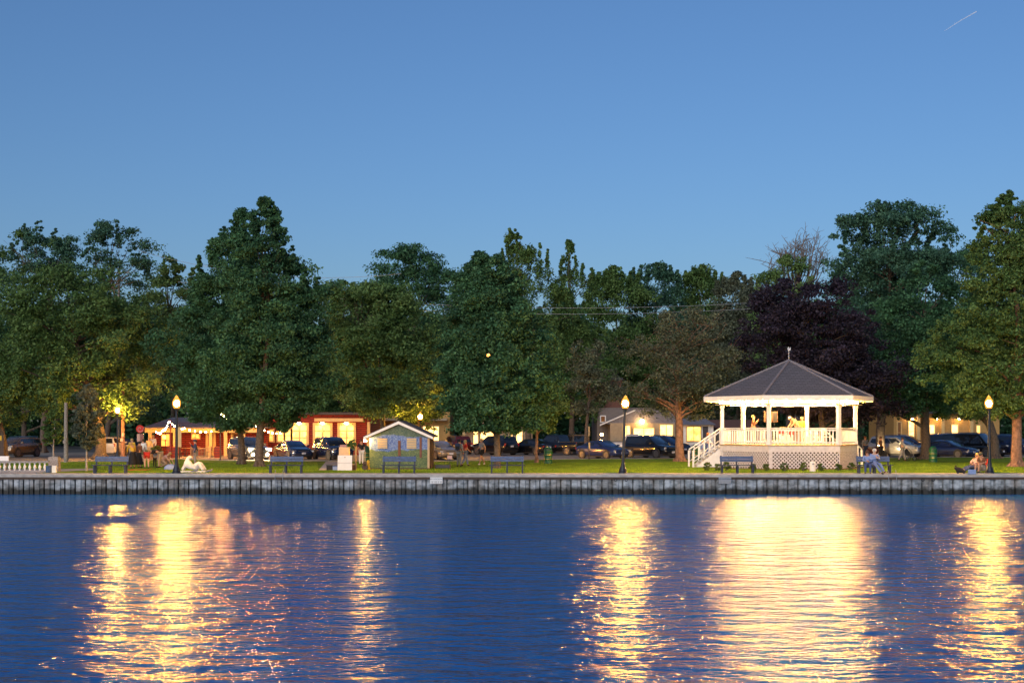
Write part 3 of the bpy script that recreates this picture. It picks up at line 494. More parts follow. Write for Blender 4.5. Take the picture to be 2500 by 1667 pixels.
c = MB(); c.tube([(0, 0, 6.3), (0, 0, 7.1)], .018, 6); c.ball((0, 0, 6.62), .05, 6); c.ball((0, 0, 6.82), .045, 6); c.tube([(-.2, 0, 6.95), (.22, 0, 6.95)], .012, 5)
c.prismy([(-.05, 7.0), (.10, 7.0), (.12, 7.2), (.03, 7.12), (-.02, 7.24), (-.08, 7.1)], -.01, .01); c.build('weather_vane', 'steel', gz_)
def stairs(p, dirx, rot, w=1.3):      # p: middle of the landing edge
    def turn(b): c, s_ = math.cos(rot), math.sin(rot); b.v = [(p.x + (x - p.x) * c - (y - p.y) * s_, p.y + (x - p.x) * s_ + (y - p.y) * c, z) for x, y, z in b.v]; return b
    b = MB(); n = 7; run = .24; rise = FL / (n + 1)
    for i in range(n):
        z = FL - rise * (i + 1); b.box(p + Vector((dirx * (run * (i + .5)), 0, z - .02)), (run + .03, w, .04)); b.box(p + Vector((dirx * (run * (i + 1)), 0, z - rise / 2)), (.03, w, rise))
    for s in (-1, 1): b.prismy([(p.x, FL - .03), (p.x + dirx * run * (n + .3), .02), (p.x, .02)], p.y + s * (w / 2 + .03), p.y + s * (w / 2 + .07))
    turn(b).build('stairs', 'white_paint', gz_); D = run * n + .25
    for s in (-1, 1):
        b = MB(); y = p.y + s * (w / 2 + .05); dz = -FL * .93
        for zz, r in ((FL + .95, .045), (FL + .22, .03)): b.tube([(p.x, y, zz), (p.x + dirx * D, y, zz + dz)], r, 6)
        for i in range(7): f = i / 6; b.box((p.x + dirx * D * f, y, FL + .5 + dz * f - (.14 if i == 6 else 0)), (.05 if i % 6 else .1, .05 if i % 6 else .1, .86 + (.24 if i == 6 else 0)))
        turn(b).build('stair_railing', 'white_paint', gz_)
stairs(Vector((-3.85, .75, 0)), -1, R(3)); stairs(Vector((2.98, 1.86, 0)), 1, R(32))
# mulch bed, shrubs, meter pillar, gazebo band
struct(MB().prism([(GC.x + hv(k, r).x, GC.y + hv(k, r).y) for k, r in ((-1, 4.1), (0, 4.1), (1, 4.1), (1, 5.0), (0, 5.05), (-1, 5.05), (-1.6, 5.2), (-1.9, 5.0))], .0, .03).build('mulch_bed', 'mulch'))
where = ('left of the stair foot', 'below the stair', 'behind the left end of the fifth bench', 'behind the right end of the fifth bench', 'in front of the white lattice post', 'in front of the middle lattice', 'left of the white meter pillar', 'right of the white meter pillar', 'before the lattice right end', 'before the white brick corner')
for i, (u, v) in enumerate(((1726, 1149), (1752, 1149), (1775, 1149), (1838, 1149.5), (1871, 1150), (1916, 1150), (1961, 1149.5), (2004, 1149.5), (2047, 1149), (2078, 1148))):
    p = G(u, v); t = thing('shrub', 'small round green shrub ' + where[i], 'shrub', p, 0, 'shrubs round the gazebo'); s = .85 + .3 * random.Random(i).random()
    V, Fc, C = crown_np([(.04, -.16, .16), (.15, -.27 * s, .27 * s), (.3, -.25 * s, .25 * s), (.40 * s, -.1, .1)], 1, 26, 34, .09, .12, 60 + i); npmesh('foliage', V, Fc, 'leaf_shrub', t)
    q = MB(); q.tube([(0, 0, 0), (0, 0, .2)], [.03, .02], 6)
    for a in range(5): q.tube([(0, 0, .05), (math.cos(a * 1.3) * .15, math.sin(a * 1.3) * .15, .25)], .008, 4)
    q.build('stem', 'twig', t)
p = G(1984, 1151); t = thing('meter_pillar', 'white squat utility pillar between shrubs before the lattice', 'utility pillar', p); MB().lathe([(.16, 0), (.16, .5), (.14, .54), (.02, .56)], 14).build('pillar', 'white_paint', t, True); MB().box((0, -.165, .42), (.12, .02, .08)).build('label_plate', 'grey_metal', t)
# ---------------------------------------------------------------- lamps
def lamp(u, y, label, h=4.05, lean=0):
    t = thing('street_lamp', label, 'street lamp', (gx(u, y), y, 0), 0, 'acorn globe lamps along the lawn'); t.rotation_euler = (0, lean, 0)
    MB().lathe([(.24, 0), (.24, .06), (.19, .12), (.20, .2), (.15, .3), (.11, .42), (.115, .48), (.085, .56)], 16).build('base', 'black_metal', t, True)
    MB().lathe([(.085, .5), (.075, 1.6), (.06, h - .78), (.085, h - .76), (.085, h - .70), (.15, h - .66), (.16, h - .62)], 14).build('post', 'black_metal', t, True)
    MB().lathe([(.12, h - .64), (.18, h - .52), (.215, h - .37), (.20, h - .24), (.14, h - .12), (.09, h - .07), (.085, h - .02), (.05, h + .03), (.01, h + .05)], 20).build('globe', 'globe', t, True)
    MB().ball((0, 0, h - .36), .14, 8, (1, 1, 1.15)).build('bulb', 'lamp_bulb', t, True)
    MB().lathe([(.02, h + .04), (.03, h + .06), (.012, h + .09), (.004, h + .16)], 8).build('finial', 'black_metal', t, True)
lamp(431, yv(1157.3) + .9, 'lit acorn lamp on a dark post beside the white sculpture', 4.0); lamp(287, 76.5 * 1.31, 'smaller lit acorn lamp in front of the reddish pole', 4.05)
lamp(1520, yv(1157.3) + .9, 'lit acorn lamp on a slightly leaning post before the dark cars', 4.0, R(2.2)); lamp(2416, yv(1157.3) + .9, 'lit acorn lamp at the right beside the seated pair', 4.0, R(-.6))
lamp(1026, 106, 'far lit acorn lamp above the mosaic shed roof end', 3.6)
t = thing('street_light', 'street light glowing among the leaves of the dark rounded park tree', 'street light', (gx(1213, 90), 90, 0)); hz = E_F[2]
MB().tube([(0, 0, 0), (0, 0, hz + .3), (E_F[0] - gx(1213, 90), 0, hz + .12)], [.09, .06, .04], 8).build('pole', 'grey_metal', t, True)
MB().ball((E_F[0] - gx(1213, 90), 0, hz),   .12, 8, (1, 1, .8)).build('luminaire', 'tree_lamp', t, True)
# ---------------------------------------------------------------- benches
def bench():
    t = thing('park_bench', '', 'bench', (0, 0, 0), 0, 'park benches facing the river'); W = 1.74
    for k, z in enumerate((.66, .80)): MB().box((0, .24 + k * .03, z), (W, .04, .125), 0, R(-10)).build('back_plank', 'blue_wood', t)
    b = MB()
    for k in range(3): b.box((0, -.16 + k * .15, .42), (W + .12, .13, .04))
    b.build('seat', 'blue_dark', t)
    for x in (-.8, .0, .8):
        b = MB(); b.box((x, -.16, .2), (.075, .09, .4)); b.box((x, .16, .2), (.075, .09, .4)); b.box((x, .0, .375), (.07, .42, .05)); b.box((x, .30, .66), (.075, .05, .5), 0, R(-10)); b.build('leg', 'blue_dark', t)
    return t
BN = [(269.5, 1156.5, 'blue plank bench at the far left below the big tree'), (698, 1157, 'blue bench in front of the black sports sedan'), (974, 1157, 'blue bench in front of the mosaic shed'), (1238, 1157, 'blue bench in front of the dark rounded park tree'), (1800, 1157, 'empty blue bench before the gazebo lattice'), (2134, 1157, 'bench with a couple sitting on it right of the gazebo')]
b0 = bench()
BY = WY + .75
for i, (u, v, lb) in enumerate(BN):
    loc = (gx(u, BY), BY, .02)
    if i == 0: b0.location = loc; b0['label'] = lb
    else: dup(b0, loc, 0, lb)
# ---------------------------------------------------------------- poles, wires, posts, cans, balustrade
def pole(u, y, h, label, mat, r=.17, arm=0):
    t = thing('utility_pole', label, 'utility pole', (gx(u, y), y, -.1), 0, 'utility poles'); MB().tube([(0, 0, 0), (0, 0, h)], [r, r * .7], 12).build('pole', mat, t, True)
    if arm:
        b = MB(); b.box((0, -.1, h - .5), (2.4, .1, .12)); b.box((0, -.1, h - 1.4), (1.8, .1, .12))
        for x in (-1.1, -.6, .6, 1.1): b.lathe([(.04, h - .44), (.06, h - .36), (.03, h - .26)], 8, (x, -.1, 0))
        b.build('crossarm', 'pole_wood', t)
    else:
        b = MB(); b.box((.05, -r, 1.9), (.16, .06, .3)); b.box((-.05, -r, 1.5), (.2, .05, .22)); b.build('notice', 'cl_pink' if mat == 'pole_brown' else 'pole_wood', t)
pole(161, yv(1128), 4.2, 'weathered grey wooden pole behind the stone pillar', 'pole_wood', .155); pole(300, yv(1117), 5.6, 'reddish wooden pole right beside the smaller lit lamp', 'pole_brown', .165)
pole(290, 140, gz(652, 140), 'far pole with crossarms among the left treetops', 'pole_wood', .18, 1)
for i, (ya, va, yb, vb, ua, ub) in enumerate(((112, 688, 112, 738, 835, 1860), (112, 705, 112, 752, 850, 1860), (118, 610, 118, 668, 330, 980))):
    A, B = P(ua - 400 * (i < 2), va, ya), P(ub, vb, yb); pts = [A.lerp(B, k / 24) - Vector((0, 0, 1.2 * 4 * (k / 24) * (1 - k / 24))) for k in range(25)]
    tag(MB().tube(pts, .016, 5).build('power_line', 'grey_metal'), ('upper thin wire crossing before the middle treeline', 'lower thin wire crossing before the middle treeline', 'thin wire left of the huge oak top')[i], 'power line', 'overhead wires')
def can(u, v, label):
    t = thing('trash_can', label, 'trash can', G(u, v), 0, 'green barrel trash cans'); MB().lathe([(.27, 0), (.285, .02), (.27, .06), (.27, .28), (.285, .3), (.27, .32), (.27, .56), (.285, .58), (.27, .6), (.27, .78), (.29, .82)], 20).build('barrel', 'green_can', t, True)
    MB().lathe([(.28, .82), (.27, .9), (.20, 1.03), (.09, 1.1), (.01, 1.12)], 20).build('lid', 'green_can', t, True); b = MB(); b.box((0, -.235, .94), (.2, .04, .1)); b.build('flap', 'dark_metal', t)
    b = MB()
    for z in (.3, .58): b.lathe([(.292, z - .012), (.292, z + .012)], 20)
    b.build('hoop', 'gold_metal', t)
can(1338, 1131.5, 'green barrel trash can beside the small yellow green tree'); can(1696, 1120, 'green barrel trash can behind the gazebo stair'); can(2278, 1127.5, 'green barrel trash can at the big dark trunk right of the gazebo'); can(893, 1126, 'green barrel trash can at the left wall of the mosaic shed')
# balustrade
def balustrade():
    y = yv(1152); x0, x1 = gx(-240, y), gx(120, y); t = thing('balustrade', 'white stone balustrade running out of the picture at left', 'balustrade', ((x0 + x1) / 2, y, 0)); L = x1 - x0
    MB().box((0, 0, .55), (L, .22, .1)).build('top_rail', 'stone', t); MB().box((0, 0, .05), (L, .24, .1)).build('base_rail', 'stone', t)
    n = int(L / .27)
    for i in range(n):
        x = -L / 2 + .13 + i * .27; MB().lathe([(.06, .1), (.045, .14), (.085, .24), (.075, .3), (.035, .42), (.06, .47), (.06, .5)], 10, (x, 0, 0)).build('baluster', 'white_paint', t, True)
balustrade()
t = thing('stone_pillar', 'squat rough stone pillar at the balustrade end', 'pillar', G(133, 1150)); MB().prism([(-.27, -.22), (.27, -.22), (.27, .22), (-.27, .22)], 0, .72).build('shaft', 'stone', t); MB().box((0, 0, .76), (.5, .42, .09)).build('cap', 'stone', t)
t = thing('trash_bucket', 'small white bucket with a bag leaning on the stone pillar', 'bucket', G(126, 1153.5)); MB().lathe([(.13, 0), (.17, .02), (.19, .34), (.2, .36)], 14, (-.12, 0, 0)).build('bucket', 'blue_wood', t, True); MB().box((.14, 0, .19), (.22, .16, .38), .1).build('bag', 'white_paint', t)
t = thing('stone_bench', 'pale slab bench behind the balustrade at the left edge', 'bench', G(-6, 1146)); MB().box((0, 0, .62), (1.3, .12, .28), 0, R(-8)).build('backrest', 'white_paint', t); MB().box((0, -.2, .42), (1.3, .4, .06)).build('seat', 'white_paint', t)
for x in (-.5, .5): MB().box((x, -.15, .2), (.1, .35, .4)).build('leg', 'stone', t)
t = thing('marker_post', 'slim pale blue post by the dark street at far left', 'post', G(86, 1109)); MB().box((0, 0, .6), (.12, .12, 1.5)).build('post', 'cl_ltblue', t); MB().box((.08, -.05, 1.1), (.14, .04, .35)).build('plate', 'cl_ltblue', t)
t = thing('dark_post', 'dark square post with a yellow band at the left edge', 'post', G(5, 1124)); MB().box((0, 0, .9), (.42, .42, 1.9)).build('post', 'dark_wood', t); MB().box((-.04, -.225, 1.62), (.2, .02, .35)).build('reflective_band', 'cl_yellow', t)
t = thing('parking_sign', 'narrow sign post with pale blades in front of the blue sedan', 'sign post', G(1438, 1121)); MB().box((0, 0, 1.2), (.07, .07, 2.5)).build('post', 'dark_wood', t); MB().box((0, -.05, 2.1), (.12, .02, .72)).build('upper_blade', 'cl_tan', t); MB().box((.02, -.05, 1.05), (.12, .02, .45)).build('lower_blade', 'cream', t)
t = thing('round_sign', 'round red sign with a swirl above a dull purple board near the restaurant', 'sign', G(342, 1120)); MB().tube([(0, 0, 0), (0, 0, 2.5)], .03, 8).build('post', 'dark_metal', t)
MB().lathe([(.30, -.03), (.30, .01)], 24, (0, 0, 2.27), 'Y').build('disc', 'cl_red', t); b = MB(); b.tube([(math.cos(a) * (.05 + a * .033), -.045, 2.27 + math.sin(a) * (.05 + a * .033)) for a in [k * .35 for k in range(20)]], .022, 5); b.build('swirl', 'cl_pink', t); MB().box((.02, 0, 1.6), (.5, .05, .6)).build('board', 'paint_maroon', t)
# ---------------------------------------------------------------- mosaic shed
def shed():
    y = yv(1145.5); sc = y / F; cx = gx(974, y); t = thing('mosaic_shed', 'gabled shed with a green and blue mosaic wall and pale barge boards', 'shed', (cx, y, 0)); X = lambda u: gx(u, y) - cx; Z = lambda v: gz(v, y)
    D = 4.5; xl, xr = X(902), X(1048); za = Z(1036); ze = Z(1069)
    MB().prismy([(xl, .08), (xr, .08), (xr, ze), (0, za), (xl, ze)], 0, .06).build('front_wall', 'mosaic', t); MB().prismy([(xl + .01, 0), (xr - .01, 0), (xr - .01, .08), (xl + .01, .08)], .01, D).build('plinth', 'dark_wood', t)
    MB().prismy([(xl + .01, .08), (xr - .01, .08), (xr - .01, ze), (0, za - .01), (xl + .01, ze)], .062, D).build('rear_wall', 'dark_wood', t)
    ol, orr = X(889), X(1058); zo = Z(1066); b = MB()
    b.prismy([(ol, zo), (0, Z(1028)), (0, Z(1035)), (ol, zo - .14)], -.34, -.28); b.prismy([(orr, zo), (0, Z(1028)), (0, Z(1035)), (orr, zo - .14)], -.34, -.28); b.build('barge_board', 'white_paint', t)
    b = MB(); b.prismy([(ol, zo + .04), (0, Z(1028) + .04), (0, Z(1028) - .04), (ol, zo - .04)], -.28, D + .3); b.prismy([(orr, zo + .04), (0, Z(1028) + .04), (0, Z(1028) - .04), (orr, zo - .04)], -.28, D + .3); b.build('roof', 'roof_dark', t)
    for u in (934, 1005):
        f = MB(); w, h = .56, .60; c = (X(u), -.04, Z(1082)); f.box((c[0], -.03, c[2]), (w, .05, h)); w_ = f.build('shuttered_window', 'grey_metal', t); s = MB()
        for k in range(6): s.box((c[0], -.065, c[2] - h / 2 + .05 + k * .1), (w * .94, .03, .05), 0, R(20))
        s.build('slat', 'cream', w_)
    b = MB(); b.box((X(975), -.02, Z(1102)), (.15, .03, Z(1075) - Z(1128))); b.build('mosaic_trunk', 'cl_brown', t); b = MB(); b.box((X(1027), -.02, Z(1092)), (.13, .03, Z(1067) - Z(1117))); b.build('mosaic_column', 'brick_dark', t)
    MB().box((xr - .04, -.03, ze / 2 + .04), (.12, .06, ze - .08)).build('corner_board', 'tan_wall', t); b = MB(); b.box((X(892), -.14, Z(1071.5)), (.1, .1, .08)); l = b.build('wall_lamp', 'dark_metal', t); MB().ball((X(892), -.14, Z(1076)), .07, 8).build('lamp_bulb', 'shed_bulb', l, True)
shed()
# ---------------------------------------------------------------- buildings
def bld(name, label, u0, u1, y, vtop=None): 
    return thing(name, label, 'building', (gx((u0 + u1) / 2, y), y, -.1)), gx((u0 + u1) / 2, y)
def wall(t, cx, y, u0, u1, z0, z1, d, mat, dy=0, name='wall'): return MB().box(((gx(u0, y) + gx(u1, y)) / 2 - cx, dy + d / 2, (z0 + z1) / 2), (gx(u1, y) - gx(u0, y), d, z1 - z0)).build(name, mat, t)
def window(t, cx, y, u0, u1, v0, v1, pane, frame='cream', nx=1, nz=1, dy=0, fw=.1, name='window'):
    x0, x1 = gx(u0, y) - cx, gx(u1, y) - cx; z1, z0 = gz(v0, y) + .1, gz(v1, y) + .1; b = MB()
    for x in (x0, x1): b.box((x, dy - .04, (z0 + z1) / 2), (fw, .12, z1 - z0 + fw))
    for z in (z0, z1): b.box(((x0 + x1) / 2, dy - .04, z), (x1 - x0 - fw, .11, fw))
    for i in range(1, nx): b.box((x0 + (x1 - x0) * i / nx, dy - .03, (z0 + z1) / 2), (fw * .6, .09, z1 - z0 - fw))
    for i in range(1, nz): b.box(((x0 + x1) / 2, dy - .03, z0 + (z1 - z0) * i / nz), (x1 - x0 - fw, .07, fw * .45))
    f = b.build(name, frame, t); MB().box(((x0 + x1) / 2, dy - .01, (z0 + z1) / 2), (x1 - x0 - fw * .5, .02, z1 - z0 - fw * .5)).build('pane', pane, f); return f
# restaurant with porch
Y = 116; t, cx = bld('restaurant', 'low red restaurant with a cream porch fascia and grey roof under string lights', 365, 640, Y)
wall(t, cx, Y, 372, 648, 0, 2.9, 8, 'red_siding', .8); X = lambda u: gx(u, Y) - cx; Z = lambda v: gz(v, Y) + .1
MB().prismy([(X(366), Z(1044)), (X(655), Z(1044)), (X(655), Z(1055.5)), (X(366), Z(1055.5))], -1.6, -1.5).build('fascia', 'cream', t)
MB().add([(X(362), -1.75, Z(1043)), (X(658), -1.75, Z(1043)), (X(640), 4, Z(1018)), (X(392), 4, Z(1018)), (X(362), -1.75, Z(1045)), (X(658), -1.75, Z(1045)), (X(640), 8, Z(1045)), (X(392), 8, Z(1045))], [(0, 1, 2, 3), (4, 5, 6, 7), (0, 3, 7, 4), (1, 2, 6, 5), (2, 3, 7, 6), (0, 1, 5, 4)]).build('roof', 'roof_grey', t)
for u in (378, 438, 524, 560, 603): MB().box((X(u), -1.5, 1.05), (.28, .22, 2.1)).build('porch_post', 'cream', t)
window(t, cx, Y, 463, 483, 1058, 1071, 'window_orange', 'cream', 2, 1, .8); window(t, cx, Y, 387, 410, 1058, 1090, 'window_orange', 'brick_dark', 2, 1, .8)
for u in (510, 572): d = MB().box((X(u), .73, Z(1056) / 2), (.9, .12, Z(1056))).build('door', 'cream', t); MB().box((X(u), .655, Z(1074)), (.42, .03, 1.1)).build('door_pane', 'brick_dark', d)
window(t, cx, Y, 418, 432, 1058, 1084, 'window_orange', 'cream', 1, 1, .8)
MB().box((X(405), -.6, 1.62), (.3, .1, .35)).build('lit_menu_box', 'window_bright', t)
# red hall with bright double windows
Y = 118; t, cx = bld('red_hall', 'taller red building with three bright double windows and a cream cornice', 640, 905, Y); X = lambda u: gx(u, Y) - cx; Z = lambda v: gz(v, Y) + .1
wall(t, cx, Y, 642, 905, 0, Z(1012), 9, 'red_siding'); MB().box(((X(770) + X(888)) / 2, -.35, (Z(1021) + Z(1029)) / 2), (X(888) - X(770), .7, Z(1021) - Z(1029))).build('cornice', 'cream', t)
MB().box((0, 4.4, Z(1012) + .1), (X(910) - X(636), 9.6, .22)).build('roof', 'roof_dark', t)
for u0, u1 in ((712, 751), (767, 809), (827, 866)):
    f = window(t, cx, Y, u0, u1, 1035, 1085, 'window_bright', 'cream', 2, 3, 0, .22)
    s = MB().box((X((u0 + u1) / 2), -.25, Z(1030)), (.5, .3, .1)).build('wall_lamp', 'dark_metal', t); MB().ball((X((u0 + u1) / 2), -.3, Z(1033)), .11, 8, (1.6, 1, .7)).build('lamp_bulb', 'sconce', s, True)
for u in (660, 686, 703): window(t, cx, Y, u - 9, u + 9, 1048, 1078, 'window_warm', 'cream', 1, 2, 0, .14)
MB().prismy([(X(896), 0), (X(906), 0), (X(904), Z(1030)), (X(898), Z(1030))], -.4, -.05).build('pilaster', 'cream', t)
# ochre building
Y = 129; t, cx = bld('ochre_building', 'ochre stucco shop with a flat parapet behind the mosaic shed', 905, 1100, Y); X = lambda u: gx(u, Y) - cx; Z = lambda v: gz(v, Y) + .1
wall(t, cx, Y, 908, 1098, 0, Z(992), 10, 'ochre'); MB().box(((X(908) + X(1098)) / 2, -.12, Z(992) + .06), (X(1100) - X(906), .4, .2)).build('parapet_cap', 'tan_wall', t); MB().box(((X(925) + X(1092)) / 2, -.4, Z(1024)), (X(1092) - X(925), .8, .22)).build('canopy', 'tan_wall', t)
window(t, cx, Y, 918, 942, 1036, 1085, 'window_glow', 'cream', 2, 2); window(t, cx, Y, 1032, 1072, 1040, 1085, 'window_glow', 'cream', 3, 1); window(t, cx, Y, 958, 1010, 1040, 1085, 'window_warm', 'cream', 4, 1)
# tan shop
Y = 130; t, cx = bld('tan_shop', 'low tan shop with blazing shop windows behind the black cars', 1125, 1300, Y); X = lambda u: gx(u, Y) - cx; Z = lambda v: gz(v, Y) + .1
wall(t, cx, Y, 1130, 1300, 0, Z(1025), 9, 'tan_wall'); MB().box(((X(1126) + X(1225)) / 2, -.5, Z(1045)), (X(1225) - X(1126), 1.0, .2)).build('canopy', 'cream', t); MB().box((X(1133), -.85, 1.1), (.22, .22, 2.2)).build('porch_post', 'cream', t)
for a, b_ in ((1155, 1168), (1172, 1206), (1246, 1252), (1260, 1276)): window(t, cx, Y, a, b_, 1052, 1086, 'window_glow', 'tan_wall', 1, 1)
MB().box((0, 4.4, Z(1025) + .1), (X(1304) - X(1122), 9.8, .2)).build('roof', 'roof_dark', t)
# gabled house
Y = 130; t, cx = bld('gabled_house', 'dark grey and brick house with a sloping porch roof behind the middle lamp', 1455, 1660, Y); X = lambda u: gx(u, Y) - cx; Z = lambda v: gz(v, Y) + .1
wall(t, cx, Y, 1458, 1600, 0, Z(995), 9, 'grey_wall'); wall(t, cx, Y, 1475, 1520, Z(995), Z(925), 7, 'brick_dark', 1.0, 'upper_wall'); MB().box(((X(1475) + X(1520)) / 2, 4.4, Z(924)), (X(1522) - X(1473), 7.4, .2)).build('roof', 'roof_dark', t)
window(t, cx, Y, 1491, 1504, 949, 966, 'window_dim', 'white_paint', 1, 1, 1.0, .12); window(t, cx, Y, 1446 + 20, 1478, 1015, 1030, 'window_dim', 'white_paint', 1, 1, 0, .1)
MB().prismy([(X(1462), Z(1035)), (X(1545), Z(1002)), (X(1640), Z(1002)), (X(1650), Z(1035))], -2.6, -.02).build('porch_roof', 'roof_grey', t); MB().prismy([(X(1460), Z(1036)), (X(1545), Z(1000)), (X(1545), Z(1003.5)), (X(1460), Z(1039.5))], -2.75, -2.62).build('barge_board', 'white_paint', t)
MB().box(((X(1485) + X(1640)) / 2, -1.4, 1.45), (X(1640) - X(1485), 2.6, 2.9 - .0)).build('shop_front', 'tan_wall', t)
for a, b_, v0 in ((1515, 1533, 1038), (1540, 1590, 1044), (1603, 1635, 1036)): window(t, cx, Y, a, b_, v0, 1072, 'window_glow', 'cream', 2, 1, -2.7)
l = MB().box((X(1560), -2.95, Z(1026)), (.3, .2, .15)).build('wall_lamp', 'dark_metal', t); MB().ball((X(1560), -3.0, Z(1028.5)), .2, 8).build('lamp_bulb', 'sconce', l, True)
# cottage shop with hip roof
Y = 127; t, cx = bld('cottage_shop', 'white cottage shop with a pale hip roof and a glowing display window', 1668, 1745, Y); X = lambda u: gx(u, Y) - cx; Z = lambda v: gz(v, Y) + .1
wall(t, cx, Y, 1668, 1742, 0, Z(1037), 7, 'white_paint'); e = .5
MB().add([(X(1664), -e, Z(1037)), (X(1748), -e, Z(1037)), (X(1748), 7.5, Z(1037)), (X(1664), 7.5, Z(1037)), (X(1678), 3.5, Z(1010)), (X(1716), 3.5, Z(1010))], [(0, 1, 5, 4), (1, 2, 5), (2, 3, 4, 5), (3, 0, 4), (0, 1, 2, 3)]).build('roof', 'roof_grey', t)
window(t, cx, Y, 1676, 1711, 1041, 1077, 'window_warm', 'cream', 2, 1); d = MB().box((X(1722), -.05, Z(1040) / 2), (.5, .1, Z(1040) - .05)).build('door', 'roof_dark', t); MB().ball((X(1719), -.13, 1.0), .04, 6).build('handle', 'steel', d)
Y = 130; t, cx = bld('brown_house', 'low brown house half hidden behind the gazebo', 1746, 1850, Y); X = lambda u: gx(u, Y) - cx; Z = lambda v: gz(v, Y) + .1
wall(t, cx, Y, 1748, 1850, 0, Z(1042), 7, 'grey_wall'); b = MB(); b.add([(X(1744), -.5, Z(1044)), (X(1855), -.5, Z(1044)), (X(1855), 4, Z(1024)), (X(1744), 4, Z(1024)), (X(1855), 8, Z(1044)), (X(1744), 8, Z(1044))], [(0, 1, 2, 3), (2, 3, 5, 4), (0, 3, 5), (1, 2, 4)]); b.build('roof', 'brick_dark', t); window(t, cx, Y, 1756, 1766, 1052, 1070, 'window_dim', 'cream')
Y = 129; t, cx = bld('yellow_shops', 'row of yellow lit shop fronts behind the right hand cars', 2180, 2440, Y); X = lambda u: gx(u, Y) - cx; Z = lambda v: gz(v, Y) + .1
wall(t, cx, Y, 2182, 2440, 0, Z(1010), 9, 'ochre'); MB().box((0, 4, Z(1010) + .1), (X(2444) - X(2178), 9.4, .2)).build('roof', 'roof_dark', t)
for a, b_, v0, pn in ((2217, 2232, 1024, 'window_glow'), (2268, 2282, 1036, 'window_glow'), (2322, 2339, 1036, 'window_glow'), (2190, 2200, 1030, 'window_dim'), (2445 - 62, 2393, 1038, 'window_warm')): window(t, cx, Y, a, b_, v0, 1082, pn, 'cream', 1, 2)
for u in (2216, 2275, 2330): l = MB().box((X(u + 8), -.3, Z(1020)), (.4, .5, .1)).build('wall_lamp', 'dark_metal', t); MB().ball((X(u + 8), -.45, Z(1022)), .1, 8).build('lamp_bulb', 'sconce', l, True)
for u in (2240, 2300, 2370): MB().box((X(u), -.15, Z(1010) / 2), (.3, .3, Z(1010))).build('pilaster', 'cream', t)
# ---------------------------------------------------------------- string lights at the restaurant
def strings(label, pts, n, y):
    t = thing('string_lights', label, 'string lights', (0, 0, 0), 0, 'string lights over the restaurant terrace'); W = [P(u, v, y) for u, v in pts]; b = MB(); path = []
    for a, c in zip(W, W[1:]): path += [a.lerp(c, k / 6) - Vector((0, 0, .25 * 4 * (k / 6) * (1 - k / 6))) for k in range(6)]
    path.append(W[-1]); b.tube(path, .012, 4); t.location = W[0]; b.v = [(v[0] - W[0].x, v[1] - W[0].y, v[2] - W[0].z) for v in b.v]; b.build('cable', 'dark_metal', t)
    for k in range(n):
        f = (k + .5) / n * (len(path) - 1); i = int(f); q = path[i].lerp(path[min(i + 1, len(path) - 1)], f - i) - W[0]; MB().ball((q.x, q.y, q.z - .06), .05, 6).build('bulb', 'bulb_small', t, True)
strings('warm bulbs rising from the porch corner to the red pole', [(380, 1051), (398, 1048), (412, 1025)], 10, 110); strings('warm bulbs sagging along the porch fascia', [(412, 1025), (450, 1044), (535, 1047)], 13, 110)
strings('warm bulbs climbing through the oak leaves', [(535, 1038), (548, 1005), (535, 998), (575, 1028)], 9, 108); strings('warm bulbs between the two oak trunks and the red hall', [(600, 1012), (650, 1050), (700, 1048)], 10, 108)
for u, lb in ((417, 'thin red pole holding string lights left of the tall lamp'), (538, 'thin dark pole holding string lights right of the walking man'), (438, 'slim dark banner pole right behind the tall lamp')):
    t = thing('terrace_pole', lb, 'pole', G(u, 1123, -.1), 0, 'terrace light poles'); b = MB(); h = gz(1025 if u == 417 else 1036, yv(1123)) + .1; b.tube([(0, 0, 0), (0, 0, h)], .045, 8); b.build('pole', 'red_wall' if u == 417 else 'dark_wood', t); MB().lathe([(.12, 0), (.12, .05), (.05, .08)], 10).build('foot', 'dark_metal', t)
    if u == 438: MB().box((.0, -.06, 1.75), (.32, .03, 1.5)).build('banner', 'cream', t)
# terrace furniture
def table(u, v, lb):
    t = thing('terrace_table', lb, 'table', G(u, v, -.1), 0, 'terrace tables and chairs'); MB().lathe([(.4, .72), (.4, .75)], 18).build('tabletop', 'wood', t); MB().lathe([(.25, 0), (.25, .03), (.03, .05), (.03, .72)], 10).build('pedestal', 'dark_metal', t)
def chair(u, v, rz, lb):
    t = thing('terrace_chair', lb, 'chair', G(u, v, -.1), rz, 'terrace tables and chairs'); MB().box((0, 0, .45), (.42, .42, .04)).build('seat', 'brick_dark', t); MB().box((0, .2, .72), (.42, .03, .36)).build('backrest', 'brick_dark', t)
    for x in (-.18, .18):
        for y in (-.18, .18): MB().box((x, y, .22 if y < 0 else .35), (.03, .03, .44 if y < 0 else .7)).build('leg', 'dark_metal', t)
for u, lb in ((452, 'small round table by the walking man back'), (500, 'small round table left of the cream door'), (524, 'small round table right of the cream door')): table(u, 1115, lb)
for i, (u, lb) in enumerate(((442, 'brown chair left of the first terrace table'), (463, 'brown chair right of the first terrace table'), (490, 'brown chair left of the door table'), (511, 'brown chair between the two door tables'), (534, 'brown chair at the dark terrace pole'))): chair(u, 1115.5, (1.2, -1.2)[i % 2], lb)
def barrel(u, lb):
    t = thing('wooden_barrel', lb, 'barrel', G(u, 1117, -.1), 0, 'barrels on the terrace'); MB().lathe([(.24, 0), (.3, .25), (.32, .45), (.3, .65), (.24, .9)], 16).build('staves', 'red_wall', t, True); b = MB()
    for z, r in ((.12, .278), (.34, .316), (.56, .316), (.78, .278)): b.lathe([(r, z - .02), (r, z + .02)], 16)
    b.build('hoop', 'dark_metal', t)
